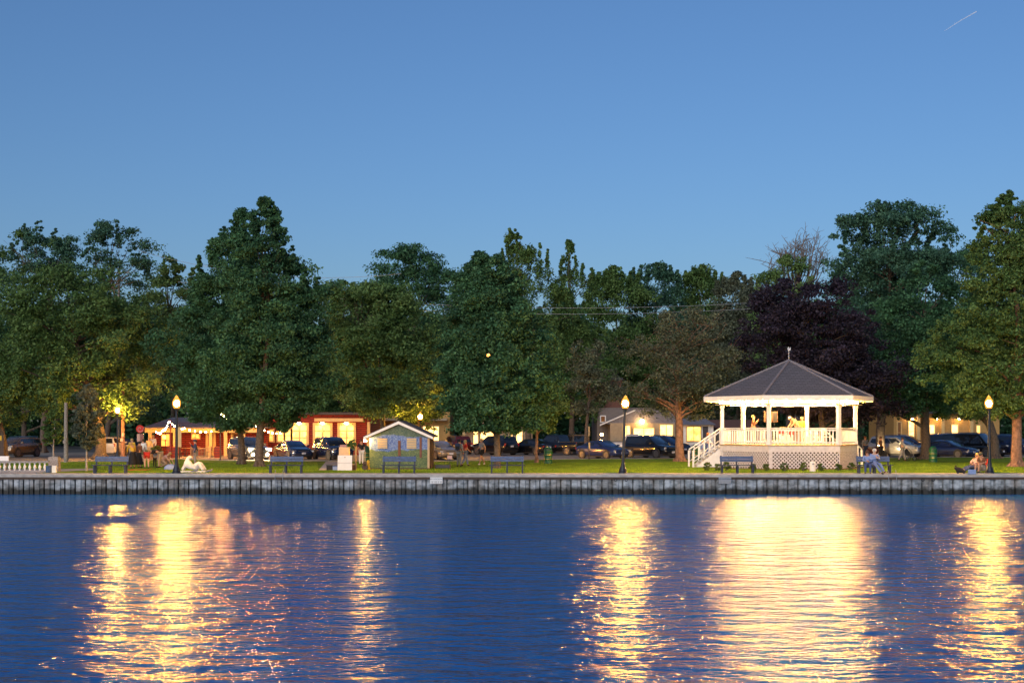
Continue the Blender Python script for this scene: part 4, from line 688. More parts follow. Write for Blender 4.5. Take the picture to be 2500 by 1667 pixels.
barrel(414, 'reddish barrel left of the tall lamp'); barrel(427, 'reddish barrel hidden half by the tall lamp'); barrel(531, 'dark red barrel left of the grey crossover')
t = thing('terrace_railing', 'low pale railing on the terrace behind the walking man', 'railing', G(490, 1117, -.1)); b = MB(); b.box((0, 0, .75), (1.6, .04, .05)); b.box((0, 0, .15), (1.6, .04, .04))
for i in range(14): b.box((-.78 + i * .12, 0, .45), (.02, .02, .6))
b.build('bars', 'cl_tan', t); MB().box((-.8, 0, .45), (.06, .06, .9)).build('post', 'cl_tan', t); MB().box((.8, 0, .45), (.06, .06, .9)).build('post', 'cl_tan', t)
def plant(u, v, z, lb, pot, s=.5, seed=5, leaf='leaf_shrub'):
    p = G(u, v, z); t = thing('potted_plant', lb, 'plant', p, 0); V, Fc, C = crown_np([(.3, -.2 * s, .2 * s), (.5, -s, s), (.8, -s * .9, s * .9), (1.0, -.3 * s, .3 * s)], 1, 40, 30, .14, .2, seed); npmesh('foliage', V, Fc, leaf, t); MB().lathe([(.16, 0), (.25, .35), (.27, .38)], 14).build('pot', pot, t, True)
plant(385, 1120, -.1, 'bushy lit plant in a pot beside the porch steps', 'stone', .55, 5); plant(1472, 1110, -.1, 'flowering bush glowing by the small lamp at the gabled house', 'stone', .8, 6, 'leaf_brown')
t = thing('garden_lamp', 'small lit lamp on a short post left of the white pickup', 'lamp', G(1469, 1111, -.1)); MB().tube([(0, 0, 0), (0, 0, 1.75)], .03, 8).build('post', 'dark_metal', t); MB().ball((0, 0, 1.85), .12, 8).build('globe', 'sconce', t, True)
t = thing('fern_stand', 'green fern spilling over a wooden post left of the mosaic shed', 'plant', G(866, 1147)); MB().box((.06, 0, .62), (.09, .09, 1.24)).build('post', 'wood', t); V, Fc, C = crown_np([(1.25, -.35, .15), (1.4, -.5, .2), (1.55, -.4, .15), (1.66, -.2, 0)], 1, 30, 30, .12, .16, 9); npmesh('foliage', V, Fc, 'leaf_mid', t); MB().box((-.12, 0, 1.28), (.4, .25, .06)).build('shelf', 'wood', t)
# art boards and boxes
t = thing('display_board', 'blank white board standing on the lawn left of the shed', 'board', G(842, 1148)); MB().box((0, 0, .42), (.80, .04, .84), 0, R(-8)).build('panel', 'white_paint', t); MB().box((0, .12, .38), (.05, .04, .78), 0, R(14)).build('strut', 'wood', t); MB().box((0, -.03, .42), (.8, .02, .012), 0, R(-8)).build('seam', 'stone', t)
t = thing('display_board', 'grey brown board standing behind the white board', 'board', G(840, 1143)); MB().box((-.02, 0, .72), (.56, .03, 1.05)).build('panel', 'cl_khaki', t); MB().box((.3, .02, .72), (.06, .05, 1.08)).build('edge_strip', 'cream', t); MB().box((0, .02, 1.28), (.5, .03, .2)).build('header', 'paint_maroon', t)
def crate(u, v, w, h, mat, lb, lid):
    t = thing('storage_box', lb, 'box', G(u, v), 0, 'boxes on the lawn'); b = MB(); b.prism([(-w / 2 * .92, -.14), (w / 2 * .92, -.14), (w / 2 * .92, .14), (-w / 2 * .92, .14)], 0, h * .82); b.build('body', mat, t); MB().box((0, 0, h * .9), (w, .32, h * .16)).build('lid', lid, t)
crate(805, 1147, .36, .3, 'cl_black', 'black box on the lawn, leftmost of the three', 'dark_metal'); crate(819, 1147, .3, .27, 'cl_ltblue', 'blue bin touching the white board', 'cl_navy'); crate(864, 1147, .2, .35, 'cl_brown', 'small brown box right of the white board', 'cl_tan')
t = thing('guitar', 'dark guitar leaning upright on a stand by the shed corner', 'guitar', G(891, 1147.5)); b = MB(); b.lathe([(.02, -.05), (.16, -.05), (.16, .05), (.02, .05)], 16, (0, 0, .18), 'Y'); b.lathe([(.02, -.05), (.12, -.05), (.12, .05), (.02, .05)], 16, (0, 0, .38), 'Y'); b.build('body', 'dark_wood', t); MB().box((0, 0, .7), (.05, .03, .5)).build('neck', 'cl_tan', t); MB().box((0, 0, .98), (.07, .03, .1)).build('headstock', 'cl_tan', t)
t = thing('figurine', 'small pale yellow garden figure at the shed foot', 'garden figure', G(899, 1147)); MB().lathe([(.09, 0), (.11, .08), (.07, .25), (.1, .3), (.05, .38), (.06, .42), (.08, .48), (.05, .54), (.01, .57)], 12).build('body', 'cl_yellow', t, True); MB().lathe([(.11, 0), (.11, .03)], 12).build('base', 'stone', t)
t = thing('low_bin', 'long dark low trough on the lawn right of the shed', 'trough', G(1081, 1144.5)); MB().prism([(-.45, -.15), (.45, -.15), (.45, .15), (-.45, .15)], .06, .24).build('trough', 'dark_metal', t)
for x in (-.42, .42): MB().box((x, 0, .13), (.06, .34, .26)).build('end_board', 'dark_wood', t)
t = thing('small_sign', 'small pinkish notice on a thin stake right of the shed', 'sign', G(1098, 1144)); MB().tube([(0, 0, 0), (0, 0, .62)], .012, 6).build('stake', 'dark_metal', t); MB().box((0, -.01, .66), (.28, .02, .2)).build('panel', 'cl_pink', t)
# white sculpture: a leaning figure arching back on its arms, knees raised
def skin(name, pts, edges, rad, mat, parent=None, lvl=1):
    me = bpy.data.meshes.new(name); me.from_pydata([tuple(p) for p in pts], edges, []); me.materials.append(M[mat]); o = bpy.data.objects.new(name, me); COL.objects.link(o); o.parent = parent
    sk = o.modifiers.new('skin', 'SKIN'); sk.use_smooth_shade = True
    if not me.skin_vertices: me.attributes  # layer comes with the modifier evaluation below
    bm = bmesh.new(); bm.from_mesh(me); lay = bm.verts.layers.skin.verify()
    for i, v in enumerate(bm.verts): r = rad[i]; v[lay].radius = (r, r) if not hasattr(r, '__len__') else r; v[lay].use_root = (i == 0)
    bm.to_mesh(me); bm.free(); s = o.modifiers.new('sub', 'SUBSURF'); s.levels = lvl; s.render_levels = lvl; return o
t = thing('sculpture', 'white sculpture of a reclining figure leaning back with raised knees', 'sculpture', G(473, 1153)); MB().box((0, 0, .04), (1.35, .5, .1)).build('plinth', 'white_paint', t)
pts = [(.0, 0, .2), (-.18, 0, .32), (-.35, 0, .55), (-.33, 0, .76), (-.2, 0, .82), (-.08, 0, .76), (-.45, -.1, .35), (-.60, -.12, .12), (-.45, .1, .35), (-.6, .14, .12), (.14, -.08, .25), (.28, -.1, .55), (.42, -.11, .3), (.56, -.12, .12), (.14, .08, .25), (.32, .1, .52), (.46, .12, .3), (.62, .14, .12)]
skin('figure', pts, [(0, 1), (1, 2), (2, 3), (3, 4), (4, 5), (2, 6), (6, 7), (2, 8), (8, 9), (0, 10), (10, 11), (11, 12), (12, 13), (0, 14), (14, 15), (15, 16), (16, 17)], [.21, .19, .16, .10, .12, .06, .09, .08, .09, .08, .14, .12, .11, .08, .14, .12, .11, .08], 'cl_white', t)
for i, (u, lb) in enumerate(((476, 'small grey gull on the promenade edge under the sculpture'), (511, 'small grey gull on the promenade right of the sculpture'))):
    p = Vector((gx(u, WY + .3), WY + .3, .02)); t = thing('gull', lb, 'bird', p, 0.4 * i, 'gulls on the promenade')
    skin('body', [(0, 0, .14), (.10, 0, .15), (.15, 0, .23), (.18, 0, .24), (-.14, 0, .12), (-.22, 0, .11)], [(0, 1), (1, 2), (2, 3), (0, 4), (4, 5)], [.06, .05, .035, .012, .035, .012], 'cl_grey', t); b = MB(); b.tube([(0, .02, .1), (0, .02, 0)], .006, 5); b.tube([(0, -.02, .1), (0, -.02, 0)], .006, 5); b.build('legs', 'cl_yellow', t)
# ---------------------------------------------------------------- cars
KIND = dict(
 sedan=dict(L=4.75, W=1.84, H=1.45, low=[(-.5, .42, .72, .72), (-.485, .3, .93, .88), (-.42, .22, 1.0, .97), (-.3, .2, 1.02, 1.0), (0, .2, .97, 1.0), (.25, .2, .95, 1.0), (.38, .2, .86, .97), (.46, .24, .76, .9), (.49, .3, .66, .8), (.5, .36, .55, .7)], gh=(-.40, .24, -.20, .06, .98)),
 suv=dict(L=4.7, W=1.88, H=1.72, low=[(-.5, .45, .9, .8), (-.485, .36, 1.08, .92), (-.44, .28, 1.12, .98), (-.3, .26, 1.12, 1.0), (0, .26, 1.10, 1.0), (.24, .26, 1.08, 1.0), (.37, .27, 1.02, .97), (.45, .3, .94, .91), (.49, .36, .8, .84), (.5, .42, .66, .76)], gh=(-.485, .26, -.43, .07, 1.10)),
 boxy=dict(L=4.8, W=1.9, H=1.85, low=[(-.5, .5, 1.1, .9), (-.48, .36, 1.15, .97), (-.3, .3, 1.16, 1.0), (0, .3, 1.14, 1.0), (.28, .3, 1.12, 1.0), (.44, .32, 1.04, .95), (.49, .4, .9, .88), (.5, .45, .7, .8)], gh=(-.495, .28, -.47, .14, 1.14)),
 pickup=dict(L=5.6, W=1.98, H=1.85, low=[(-.5, .55, 1.1, .95), (-.48, .45, 1.14, 1.0), (-.1, .36, 1.14, 1.0), (.1, .36, 1.15, 1.0), (.27, .36, 1.15, 1.0), (.44, .4, 1.08, .96), (.49, .46, .95, .9), (.5, .5, .7, .82)], gh=(-.14, .26, -.10, .13, 1.14)))
def car(label, kind, paint, u, v, yaw, lights=False, s=1.0, z=-.1, group='cars parked along the lot'):
    K = KIND[kind]; p = G(u, v, z); t = thing({'sedan': 'parked_sedan', 'suv': 'parked_suv', 'boxy': 'parked_van', 'pickup': 'pickup_truck'}[kind], label, {'sedan': 'car', 'suv': 'car', 'boxy': 'van', 'pickup': 'pickup truck'}[kind], p, R(yaw), group)
    L, W, H = K['L'] * s, K['W'] * s, K['H'] * s; b = MB(); rings = []
    for tx, zb, zt, w in K['low']:
        h = zt - zb; hw = W / 2 * w
        half = [(0, zb), (.8 * hw, zb), (.96 * hw, zb + .10 * h), (hw, zb + .40 * h), (.985 * hw, zb + .66 * h), (.95 * hw, zb + .88 * h), (.86 * hw, zt), (.45 * hw, zt + .02), (0, zt + .025)]
        rings.append([(tx * L, y, zz) for y, zz in half] + [(tx * L, -y, zz) for y, zz in half[-2:0:-1]])
    n = len(rings[0]); b.add([q for r in rings for q in r], [(i * n + j, i * n + (j + 1) % n, (i + 1) * n + (j + 1) % n, (i + 1) * n + j) for i in range(len(rings) - 1) for j in range(n)] + [tuple(range(n)), tuple(range((len(rings) - 1) * n, len(rings) * n))])
    rb, fb, rr, fr_, zb = K['gh']; zb -= .03; bw, rw = W / 2 * .90, W / 2 * .70; mid = (rr + fr_) / 2
    st = [(rb, bw * .96, zb, bw * .9, zb + .01), (rr, bw, zb, rw, H - .05), (mid, bw, zb, rw * 1.03, H), (fr_, bw, zb, rw, H - .03), (fb, bw * .94, zb, bw * .88, zb + .01)]; g_ = []
    for tx, w0, z0, w1, z1 in st: g_.append([(tx * L, w0, z0), (tx * L, w1, z1 - .05 * (z1 - z0 > .1)), (tx * L, w1 * .82, z1), (tx * L, 0, z1 + .015), (tx * L, -w1 * .82, z1), (tx * L, -w1, z1 - .05 * (z1 - z0 > .1)), (tx * L, -w0, z0)])
    m = 7; b.add([q for r in g_ for q in r], [(i * m + j, i * m + j + 1, (i + 1) * m + j + 1, (i + 1) * m + j) for i in range(4) for j in range(6)]); b.build('body', paint, t, True)
    def lerp3(a, c, f): return tuple(a[k] + (c[k] - a[k]) * f for k in range(3))
    def pane(q, nm, ins=.12, off=.012):      # q: four corners
        c = [sum(x[k] for x in q) / 4 for k in range(3)]; qq = [Vector(lerp3(x, c, ins)) for x in q]; nr = (qq[1] - qq[0]).cross(qq[2] - qq[0]).normalized()
        if nr.dot(Vector(c) - Vector((0, 0, 1.0))) < 0: nr = -nr
        o = MB(); o.add([x + nr * off for x in qq] + [x - nr * .01 for x in qq], [(0, 1, 2, 3), (4, 5, 6, 7), (0, 1, 5, 4), (1, 2, 6, 5), (2, 3, 7, 6), (3, 0, 4, 7)]); return o.build(nm, 'glass', t)
    pane([g_[3][1], g_[3][5], g_[4][5], g_[4][1]], 'windshield', .10); pane([g_[1][1], g_[1][5], g_[0][5], g_[0][1]], 'rear_window', .14)
    for sd in (0, 6):
        k = 1 if sd == 0 else 5
        up = lambda f, i: lerp3(g_[i][sd], g_[i][k], f)
        def at(tx, f):
            for i in range(4):
                x0, x1 = st[i][0] * L, st[i + 1][0] * L
                if x0 <= tx <= x1 + 1e-6: ff = (tx - x0) / (x1 - x0); a = lerp3(g_[i][sd], g_[i + 1][sd], ff); c = lerp3(g_[i][k], g_[i + 1][k], ff); return lerp3(a, c, f)
        xb0, xt0, xt1, xb1 = rb * L + .16, rr * L + .08, fr_ * L - .04, fb * L - .22; nd = 3 if kind in ('suv', 'boxy') else 2
        for d in range(nd):
            f0, f1 = d / nd, (d + 1) / nd
            q = [at(xb0 + (xb1 - xb0) * f0, .14), at(xt0 + (xt1 - xt0) * f0, .86), at(xt0 + (xt1 - xt0) * f1, .86), at(xb0 + (xb1 - xb0) * f1, .14)]; pane(q, 'side_window', .05, .008)
    low = K['low']; fw = W / 2 * low[-3][3]; zf = low[-3][2]; wr = .36 if kind in ('suv', 'boxy', 'pickup') else .33
    for sx in (-1, 1):
        xx = (.30 if sx > 0 else -.31) * L
        for sy in (-1, 1):
            w = MB().lathe([(.01, -.10), (wr - .08, -.11), (wr - .01, -.09), (wr, -.05), (wr, .05), (wr - .01, .09), (wr - .08, .11), (.01, .10)], 22, (xx, sy * (W / 2 - .12), wr), 'Y').build('wheel', 'tyre', t, True)
            r = MB(); r.lathe([(wr - .12, -.008), (wr - .09, -.008), (wr - .09, .008), (wr - .12, .008)], 20, (xx, sy * (W / 2 + .002), wr), 'Y')
            for a in range(7): q = a * 2 * math.pi / 7; r.box((xx + math.cos(q) * (wr - .12) / 2, sy * (W / 2 + .002), wr + math.sin(q) * (wr - .12) / 2), (wr - .1, .02, .05), 0, 0, -q)
            r.build('rim', 'rim', w)
        for sy in (-1, 1): MB().lathe([(.02, -.012), (wr + .07, -.012), (wr + .07, .012), (.02, .012)], 20, (xx, sy * (W / 2 * .992), wr + .02), 'Y').build('wheel_arch', 'dark_metal', t)
    lm = 'headlight_on' if lights else 'lens'
    for sy in (-1, 1):
        MB().box((.478 * L, sy * fw * .84, zf - .12), (.10, .34, .13), sy * -.35).build('headlight', lm, t); MB().box((-.488 * L, sy * W / 2 * .80, low[1][2] - .14), (.08, .2, .26 if kind != 'sedan' else .14), sy * .3).build('taillight', 'tail', t)
        b = MB(); b.box((fb * L - .35, sy * (W / 2 + .06), zb + .10), (.10, .2, .14)); b.build('mirror', paint, t); MB().box((.05 * L, sy * (W / 2 + .006), low[4][2] - .22), (.16, .03, .03)).build('handle', 'chrome' if kind != 'sedan' else paint, t)
        if lights: MB().lathe([(.01, -.02), (.08, -.02), (.08, .02), (.01, .02)], 12, (.497 * L, sy * W / 2 * .62, .42), 'X').build('fog_light', 'headlight_on', t)
    b = MB(); b.box((.488 * L, 0, zf - .14), (.06, fw * 1.0, .16)); b.box((.492 * L, 0, .40), (.06, fw * 1.3, .16)); b.build('grille', 'dark_metal', t); MB().box((.503 * L, 0, .48), (.02, .32, .15)).build('front_plate', 'plate', t); MB().box((-.502 * L, 0, .8 if kind != 'sedan' else .72), (.02, .32, .15)).build('rear_plate', 'plate', t)
    MB().box((0, 0, .25), (L * .86, W * .9, .2)).build('underbody', 'dark_metal', t)
    if kind == 'pickup': MB().box((-.32 * L, 0, 1.17), (L * .32, W * .8, .05)).build('bed_cover', 'dark_metal', t)
    if kind in ('suv', 'boxy'):
        b = MB()
        for sy in (-1, 1): b.tube([(rr * L + .1, sy * rw * .88, H + .02), (mid * L, sy * rw * .92, H + .05), (fr_ * L, sy * rw * .88, H + .02)], .018, 6)
        b.build('roof_rail', 'chrome', t)
    return t
for a in (
 ('tan suv facing the camera at the far left', 'boxy', 'paint_bronze', 46, 1115, -104, False, .9), ('silver van seen from behind beside the smaller lamp', 'boxy', 'paint_white', 273, 1114.5, 93, False, .92),
 ('grey crossover with both headlights on between the oak trunks', 'suv', 'paint_grey', 606, 1121, -56, True), ('black sports sedan right of the oak pair', 'sedan', 'paint_navy', 715, 1120, -60), ('dark crossover before the lit windows of the red hall', 'suv', 'paint_navy', 812, 1121, -60),
 ('gold car nose out at the right of the mosaic shed', 'sedan', 'paint_gold', 1070, 1121, -62), ('dark maroon suv seen from behind near the gold car', 'suv', 'paint_maroon', 1112, 1108, 112),
 ('black suv parked nose away behind the fourth bench', 'suv', 'paint_black', 1208, 1110, 132), ('black sedan between the park tree and the small tree', 'sedan', 'paint_black', 1296, 1110, 135), ('black pickup with big wheels behind the middle trash can', 'pickup', 'paint_black', 1362, 1110, 140),
 ('brown boxy van seen from behind above the blue sedan', 'boxy', 'paint_bronze', 1406, 1107.5, 98), ('dark blue sedan nose out left of the middle lamp', 'sedan', 'paint_blue', 1471, 1119, -52), ('black suv nose out right of the middle lamp', 'suv', 'paint_black', 1590, 1117, -50, False, 1.04),
 ('white pickup with side windows behind the black suv', 'pickup', 'paint_white', 1545, 1108.5, -12), ('dark car half hidden by the lit brown trunk', 'suv', 'paint_navy', 1628, 1108, -50), ('silver white crossover right of the gazebo', 'suv', 'paint_silver', 2190, 1116, -46),
 ('dark suv behind the silver white crossover', 'suv', 'paint_navy', 2214, 1107, -40), ('dark blue sedan right of the big dark trunk', 'sedan', 'paint_blue', 2313, 1117, -48), ('dark wagon behind the dark blue sedan', 'boxy', 'paint_navy', 2292, 1107, 130), ('long black suv behind the seated pair', 'boxy', 'paint_black', 2378, 1114, -44, False, 1.08),
 ('dark blue van half hidden by the right edge trunks', 'boxy', 'paint_navy', 2462, 1114, -60), ('dark car in shade behind the round red sign', 'sedan', 'paint_black', 325, 1109, -20)):
    car(*a)
# ---------------------------------------------------------------- people
J = dict(pel=(0, 0, .94), sp=(0, 0, 1.12), ch=(0, 0, 1.32), nk=(0, -.01, 1.46), hd=(0, -.02, 1.58), tp=(0, -.01, 1.68),
 sl=(.18, 0, 1.40), el=(.23, .02, 1.13), wl=(.24, -.06, .90), sr=(-.18, 0, 1.40), er=(-.23, .02, 1.13), wr=(-.24, -.06, .90),
 hl=(.09, 0, .90), kl=(.10, -.02, .50), al=(.10, .01, .09), tl=(.12, -.15, .04), hr=(-.09, 0, .90), kr=(-.10, -.02, .50), ar=(-.10, .01, .09), tr=(-.12, -.15, .04))
def P_(**k): d = dict(J); d.update(k); return d
STAND = P_(); WALK = P_(kl=(.09, -.14, .50), al=(.09, -.20, .10), tl=(.1, -.34, .05), kr=(-.09, .06, .49), ar=(-.09, .28, .14), tr=(-.10, .16, .04), el=(.25, .12, 1.14), wl=(.25, .10, .90), er=(-.25, -.05, 1.14), wr=(-.22, -.24, .98))
MIC = P_(er=(-.24, -.08, 1.16), wr=(-.08, -.22, 1.36), el=(.24, -.05, 1.15), wl=(.04, -.22, 1.30))
LEANB = P_(sp=(0, -.06, 1.10), ch=(0, -.2, 1.26), nk=(0, -.32, 1.36), hd=(0, -.42, 1.42), tp=(0, -.46, 1.51), sl=(.18, -.24, 1.34), sr=(-.18, -.24, 1.34), el=(.22, -.36, 1.1), er=(-.22, -.36, 1.1), wl=(.18, -.5, .95), wr=(-.18, -.5, .95))
BEND = P_(pel=(0, .08, .88), sp=(0, -.1, .98), ch=(0, -.30, 1.0), nk=(0, -.44, .98), hd=(0, -.54, .92), tp=(0, -.62, .88), sl=(.18, -.32, 1.0), sr=(-.18, -.32, 1.0), el=(.22, -.40, .74), er=(-.22, -.42, .74), wl=(.16, -.48, .52), wr=(-.16, -.5, .52), hl=(.09, .08, .85), hr=(-.09, .08, .85), kl=(.1, .02, .48), kr=(-.1, .02, .48))
SIT = P_(pel=(0, .1, .52), sp=(0, .13, .70), ch=(0, .12, .90), nk=(0, .08, 1.04), hd=(0, .04, 1.16), tp=(0, .05, 1.26), sl=(.18, .1, .98), sr=(-.18, .1, .98), el=(.24, -.0, .74), er=(-.24, .0, .74), wl=(.08, -.16, .70), wr=(-.06, -.16, .74), hl=(.1, .08, .50), hr=(-.1, .08, .50), kl=(.13, -.34, .52), kr=(-.13, -.34, .52), al=(.13, -.38, .09), ar=(-.13, -.34, .09), tl=(.15, -.54, .04), tr=(-.15, -.5, .04))
SITX = dict(SIT); SITX.update(al=(.22, -.62, .14), tl=(.26, -.76, .12), ar=(.10, -.56, .09), tr=(.14, -.72, .05), kl=(.10, -.36, .54), wl=(.04, -.16, .86), wr=(-.0, -.18, .83))
LOUNGE = P_(pel=(0, .0, .30), sp=(0, .12, .46), ch=(0, .2, .64), nk=(0, .24, .78), hd=(0, .2, .9), tp=(0, .21, 1.0), sl=(.18, .2, .72), sr=(-.18, .2, .72), el=(.24, .02, .54), er=(-.24, .02, .54), wl=(.06, -.14, .5), wr=(-.06, -.14, .5), hl=(.1, -.02, .28), hr=(-.1, -.02, .28), kl=(.12, -.44, .34), kr=(-.12, -.44, .30), al=(.12, -.84, .10), ar=(-.12, -.86, .10), tl=(.14, -.92, .22), tr=(-.14, -.95, .2))
CROUCH = P_(pel=(0, .12, .36), sp=(0, .06, .52), ch=(0, -.08, .66), nk=(0, -.2, .74), hd=(0, -.3, .78), tp=(0, -.36, .85), sl=(.17, -.12, .68), sr=(-.17, -.12, .68), el=(.2, -.3, .46), er=(-.2, -.3, .46), wl=(.14, -.46, .26), wr=(-.14, -.5, .2), hl=(.1, .1, .34), hr=(-.1, .1, .34), kl=(.15, -.22, .44), kr=(-.15, -.2, .2), al=(.13, .0, .09), ar=(-.13, .2, .06), tl=(.14, -.16, .04), tr=(-.14, .34, .04))
ORD = ['pel', 'sp', 'ch', 'nk', 'hd', 'tp', 'sl', 'el', 'wl', 'sr', 'er', 'wr', 'hl', 'kl', 'al', 'tl', 'hr', 'kr', 'ar', 'tr']
RAD = dict(pel=.13, sp=.115, ch=.13, nk=.055, hd=.095, tp=.06, sl=.06, el=.042, wl=.027, sr=.06, er=.042, wr=.027, hl=.085, kl=.06, al=.038, tl=.03, hr=.085, kr=.06, ar=.038, tr=.03)
ED = [('pel', 'sp'), ('sp', 'ch'), ('ch', 'nk'), ('nk', 'hd'), ('hd', 'tp'), ('ch', 'sl'), ('sl', 'el'), ('el', 'wl'), ('ch', 'sr'), ('sr', 'er'), ('er', 'wr'), ('pel', 'hl'), ('hl', 'kl'), ('kl', 'al'), ('al', 'tl'), ('pel', 'hr'), ('hr', 'kr'), ('kr', 'ar'), ('ar', 'tr')]
def sub(name, pose, keys, grow, mat, par, ends=None):
    ks = [k for k in ORD if k in keys]; pts = [Vector(pose[k]) for k in ks]; ix = {k: i for i, k in enumerate(ks)}; ed = [(ix[a], ix[b]) for a, b in ED if a in ix and b in ix]; rad = [RAD[k] + grow for k in ks]
    if ends:
        for a, b, f, r in ends: pts.append(Vector(pose[a]).lerp(Vector(pose[b]), f)); ed.append((ix[a], len(pts) - 1)); rad.append(r)
    return skin(name, pts, ed, rad, mat, par)
def person(label, loc, rz, pose, skinm, hair, top, bottom, s=1.0, short_sleeve=False, shorts=False, skirt=False, longhair=False, cap=None, shoe='cl_black', group=None):
    t = thing('person', label, 'person', loc, rz, group); t.scale = (s, s, s); pts = [Vector(pose[k]) for k in ORD]; ix = {k: i for i, k in enumerate(ORD)}; ed = [(ix[a], ix[b]) for a, b in ED]; rad = [RAD[k] for k in ORD]
    for w, e, sg in (('wl', 'el', 1), ('wr', 'er', -1)):     # palm, four fingers of unequal length, thumb from its side
        W = pts[ix[w]]; d = (W - pts[ix[e]]).normalized(); side = d.cross(Vector((0, 1, .2))).normalized(); inn = d.cross(side).normalized(); k = len(pts); pts.append(W + d * .085); ed.append((ix[w], k)); rad.append(.024)
        for f, ln in ((-.033, .06), (-.011, .075), (.011, .078), (.033, .066)):
            a = len(pts); r0 = W + d * .09 + side * f; pts += [r0, r0 + d * ln * .55 + inn * .006, r0 + d * ln * .9 + inn * .03]; ed += [(k, a), (a, a + 1), (a + 1, a + 2)]; rad += [.0095, .0085, .007]
        a = len(pts); r0 = W + d * .035 + side * .04 * sg; pts += [r0, r0 + d * .04 + side * .015 * sg + inn * .02]; ed += [(k, a), (a, a + 1)]; rad += [.011, .009]
    body = skin('body', pts, ed, rad, skinm, t)
    hd, tp, nk = Vector(pose['hd']), Vector(pose['tp']), Vector(pose['nk']); up = (tp - nk).normalized(); fw = Vector((0, -1, 0)); fw = (fw - up * fw.dot(up)).normalized(); rt = up.cross(fw)
    f = MB(); f.ball(hd + fw * .10 - up * .01, .018, 6, (1, 1, 1.4)); f.ball(hd + rt * .088, .02, 6, (.6, 1, 1.4)); f.ball(hd - rt * .088, .02, 6, (.6, 1, 1.4)); f.build('nose_and_ears', skinm, t, True)
    f = MB(); f.ball(hd + fw * .088 + rt * .034 + up * .02, .011, 6); f.ball(hd + fw * .088 - rt * .034 + up * .02, .011, 6); f.box(hd + fw * .092 - up * .05, (.045, .012, .01)); f.build('eyes_and_mouth', 'hair_dark', t, True)
    h = MB(); h.ball(hd + up * .045 - fw * .022, .108, 10, (1, 1, .92))
    if longhair: h.ball(hd - up * .05 - fw * .055, .10, 8, (1.05, .7, 1.5))
    h.build('hair', hair, t, True)
    if cap: c = MB(); c.ball(hd + up * .07 - fw * .005, .115, 10, (1, 1, .7)); c.lathe([(.01, 0), (.09, 0), (.09, .012), (.01, .012)], 12, hd + fw * .12 + up * .055); c.build('cap', cap, t, True)
    arms = ['sl', 'sr'] + ([] if short_sleeve else ['el', 'wl', 'er', 'wr']); sub('top', pose, ['pel', 'sp', 'ch'] + arms, .016, top, t, [('ch', 'nk', .5, .07)] + ([('sl', 'el', .75, .065), ('sr', 'er', .75, .065)] if short_sleeve else []))
    if skirt:
        b = MB(); c = Vector(pose['pel']); k1 = (Vector(pose['kl']) + Vector(pose['kr'])) / 2; a1 = (Vector(pose['al']) + Vector(pose['ar'])) / 2; b.tube([c + Vector((0, 0, .06)), c.lerp(k1, .5), k1, k1.lerp(a1, .65)], [.15, .20, .24, .27], 14); b.build('skirt', bottom, t, True)
    elif shorts: sub('shorts', pose, ['pel', 'hl', 'hr'], .026, bottom, t, [('hl', 'kl', .75, .095), ('hr', 'kr', .75, .095)])
    else: sub('trousers', pose, ['pel', 'hl', 'kl', 'al', 'hr', 'kr', 'ar'], .02, bottom, t)
    for a, c in (('al', 'tl'), ('ar', 'tr')): A, C_ = Vector(pose[a]), Vector(pose[c]); skin('shoe', [A + Vector((0, .03, -.03)), A.lerp(C_, .5) - Vector((0, 0, .005)), C_], [(0, 1), (1, 2)], [.05, .046, .035], shoe, t)
    return t
pe = person
GFL = FL
pe('woman in a brown jacket singing into a microphone in the gazebo', (gx(1839, 79), 79, GFL), R(75), MIC, 'skin', 'hair_blond', 'cl_brown', 'cl_khaki', 1.02)
pe('man in a white cap and tan shirt bending over in the gazebo', (gx(1948, 78.6), 78.6, GFL), R(-80), LEANB, 'skin', 'hair_dark', 'cl_tan', 'cl_khaki', 1.08, True, cap='cl_white')
pe('person in a lime top half hidden behind the capped man', (gx(1957, 80.2), 80.2, GFL), R(-40), STAND, 'skin', 'hair_blond', 'cl_lime', 'cl_khaki', .96, longhair=True)
pe('woman with reddish hair and white top climbing the gazebo stair', (gx(1728, 80.3), 80.3, .45), R(100), WALK, 'skin_pale', 'hair_red', 'cl_white', 'cl_palejean', .95, longhair=True, shoe='cl_white')
pe('person in a purple blue top behind the reddish haired woman', (gx(1716, 82), 82, .0), R(-70), STAND, 'skin', 'hair_brown', 'cl_ltblue', 'cl_white', 1.0)
by = WY + .62
pe('brown haired woman in a pale blue top sitting on the bench', (gx(2118, by), by, -.03), R(-12), SIT, 'skin', 'hair_brown', 'cl_ltblue', 'cl_jeans', .95, longhair=True)
pe('white haired man in blue with crossed legs sitting on the bench', (gx(2136, by), by, -.03), R(8), SITX, 'skin_pale', 'hair_white', 'cl_ltblue', 'cl_palejean', 1.03)
p = G(2378, 1153.5)
pe('woman in a flowered top stretching her legs on a low chair', p, R(-62), LOUNGE, 'skin', 'hair_blond', 'cl_pink', 'cl_jeans', 1.0, longhair=True, shoe='cl_tan')
p2 = G(2396, 1154.5)
pe('man with a cap and red brown shirt leaning toward the woman', p2, R(-50), dict(LOUNGE, kl=(.1, -.38, .46), kr=(-.1, -.36, .46), al=(.1, -.42, .09), ar=(-.1, -.4, .09), tl=(.12, -.58, .04), tr=(-.12, -.56, .04), ch=(0, .06, .68), nk=(0, .0, .8), hd=(0, -.06, .92), tp=(0, -.07, 1.02), sl=(.18, .04, .74), sr=(-.18, .04, .74)), 'skin', 'hair_dark', 'cl_brown', 'cl_khaki', 1.04, True, True, cap='cl_olive')
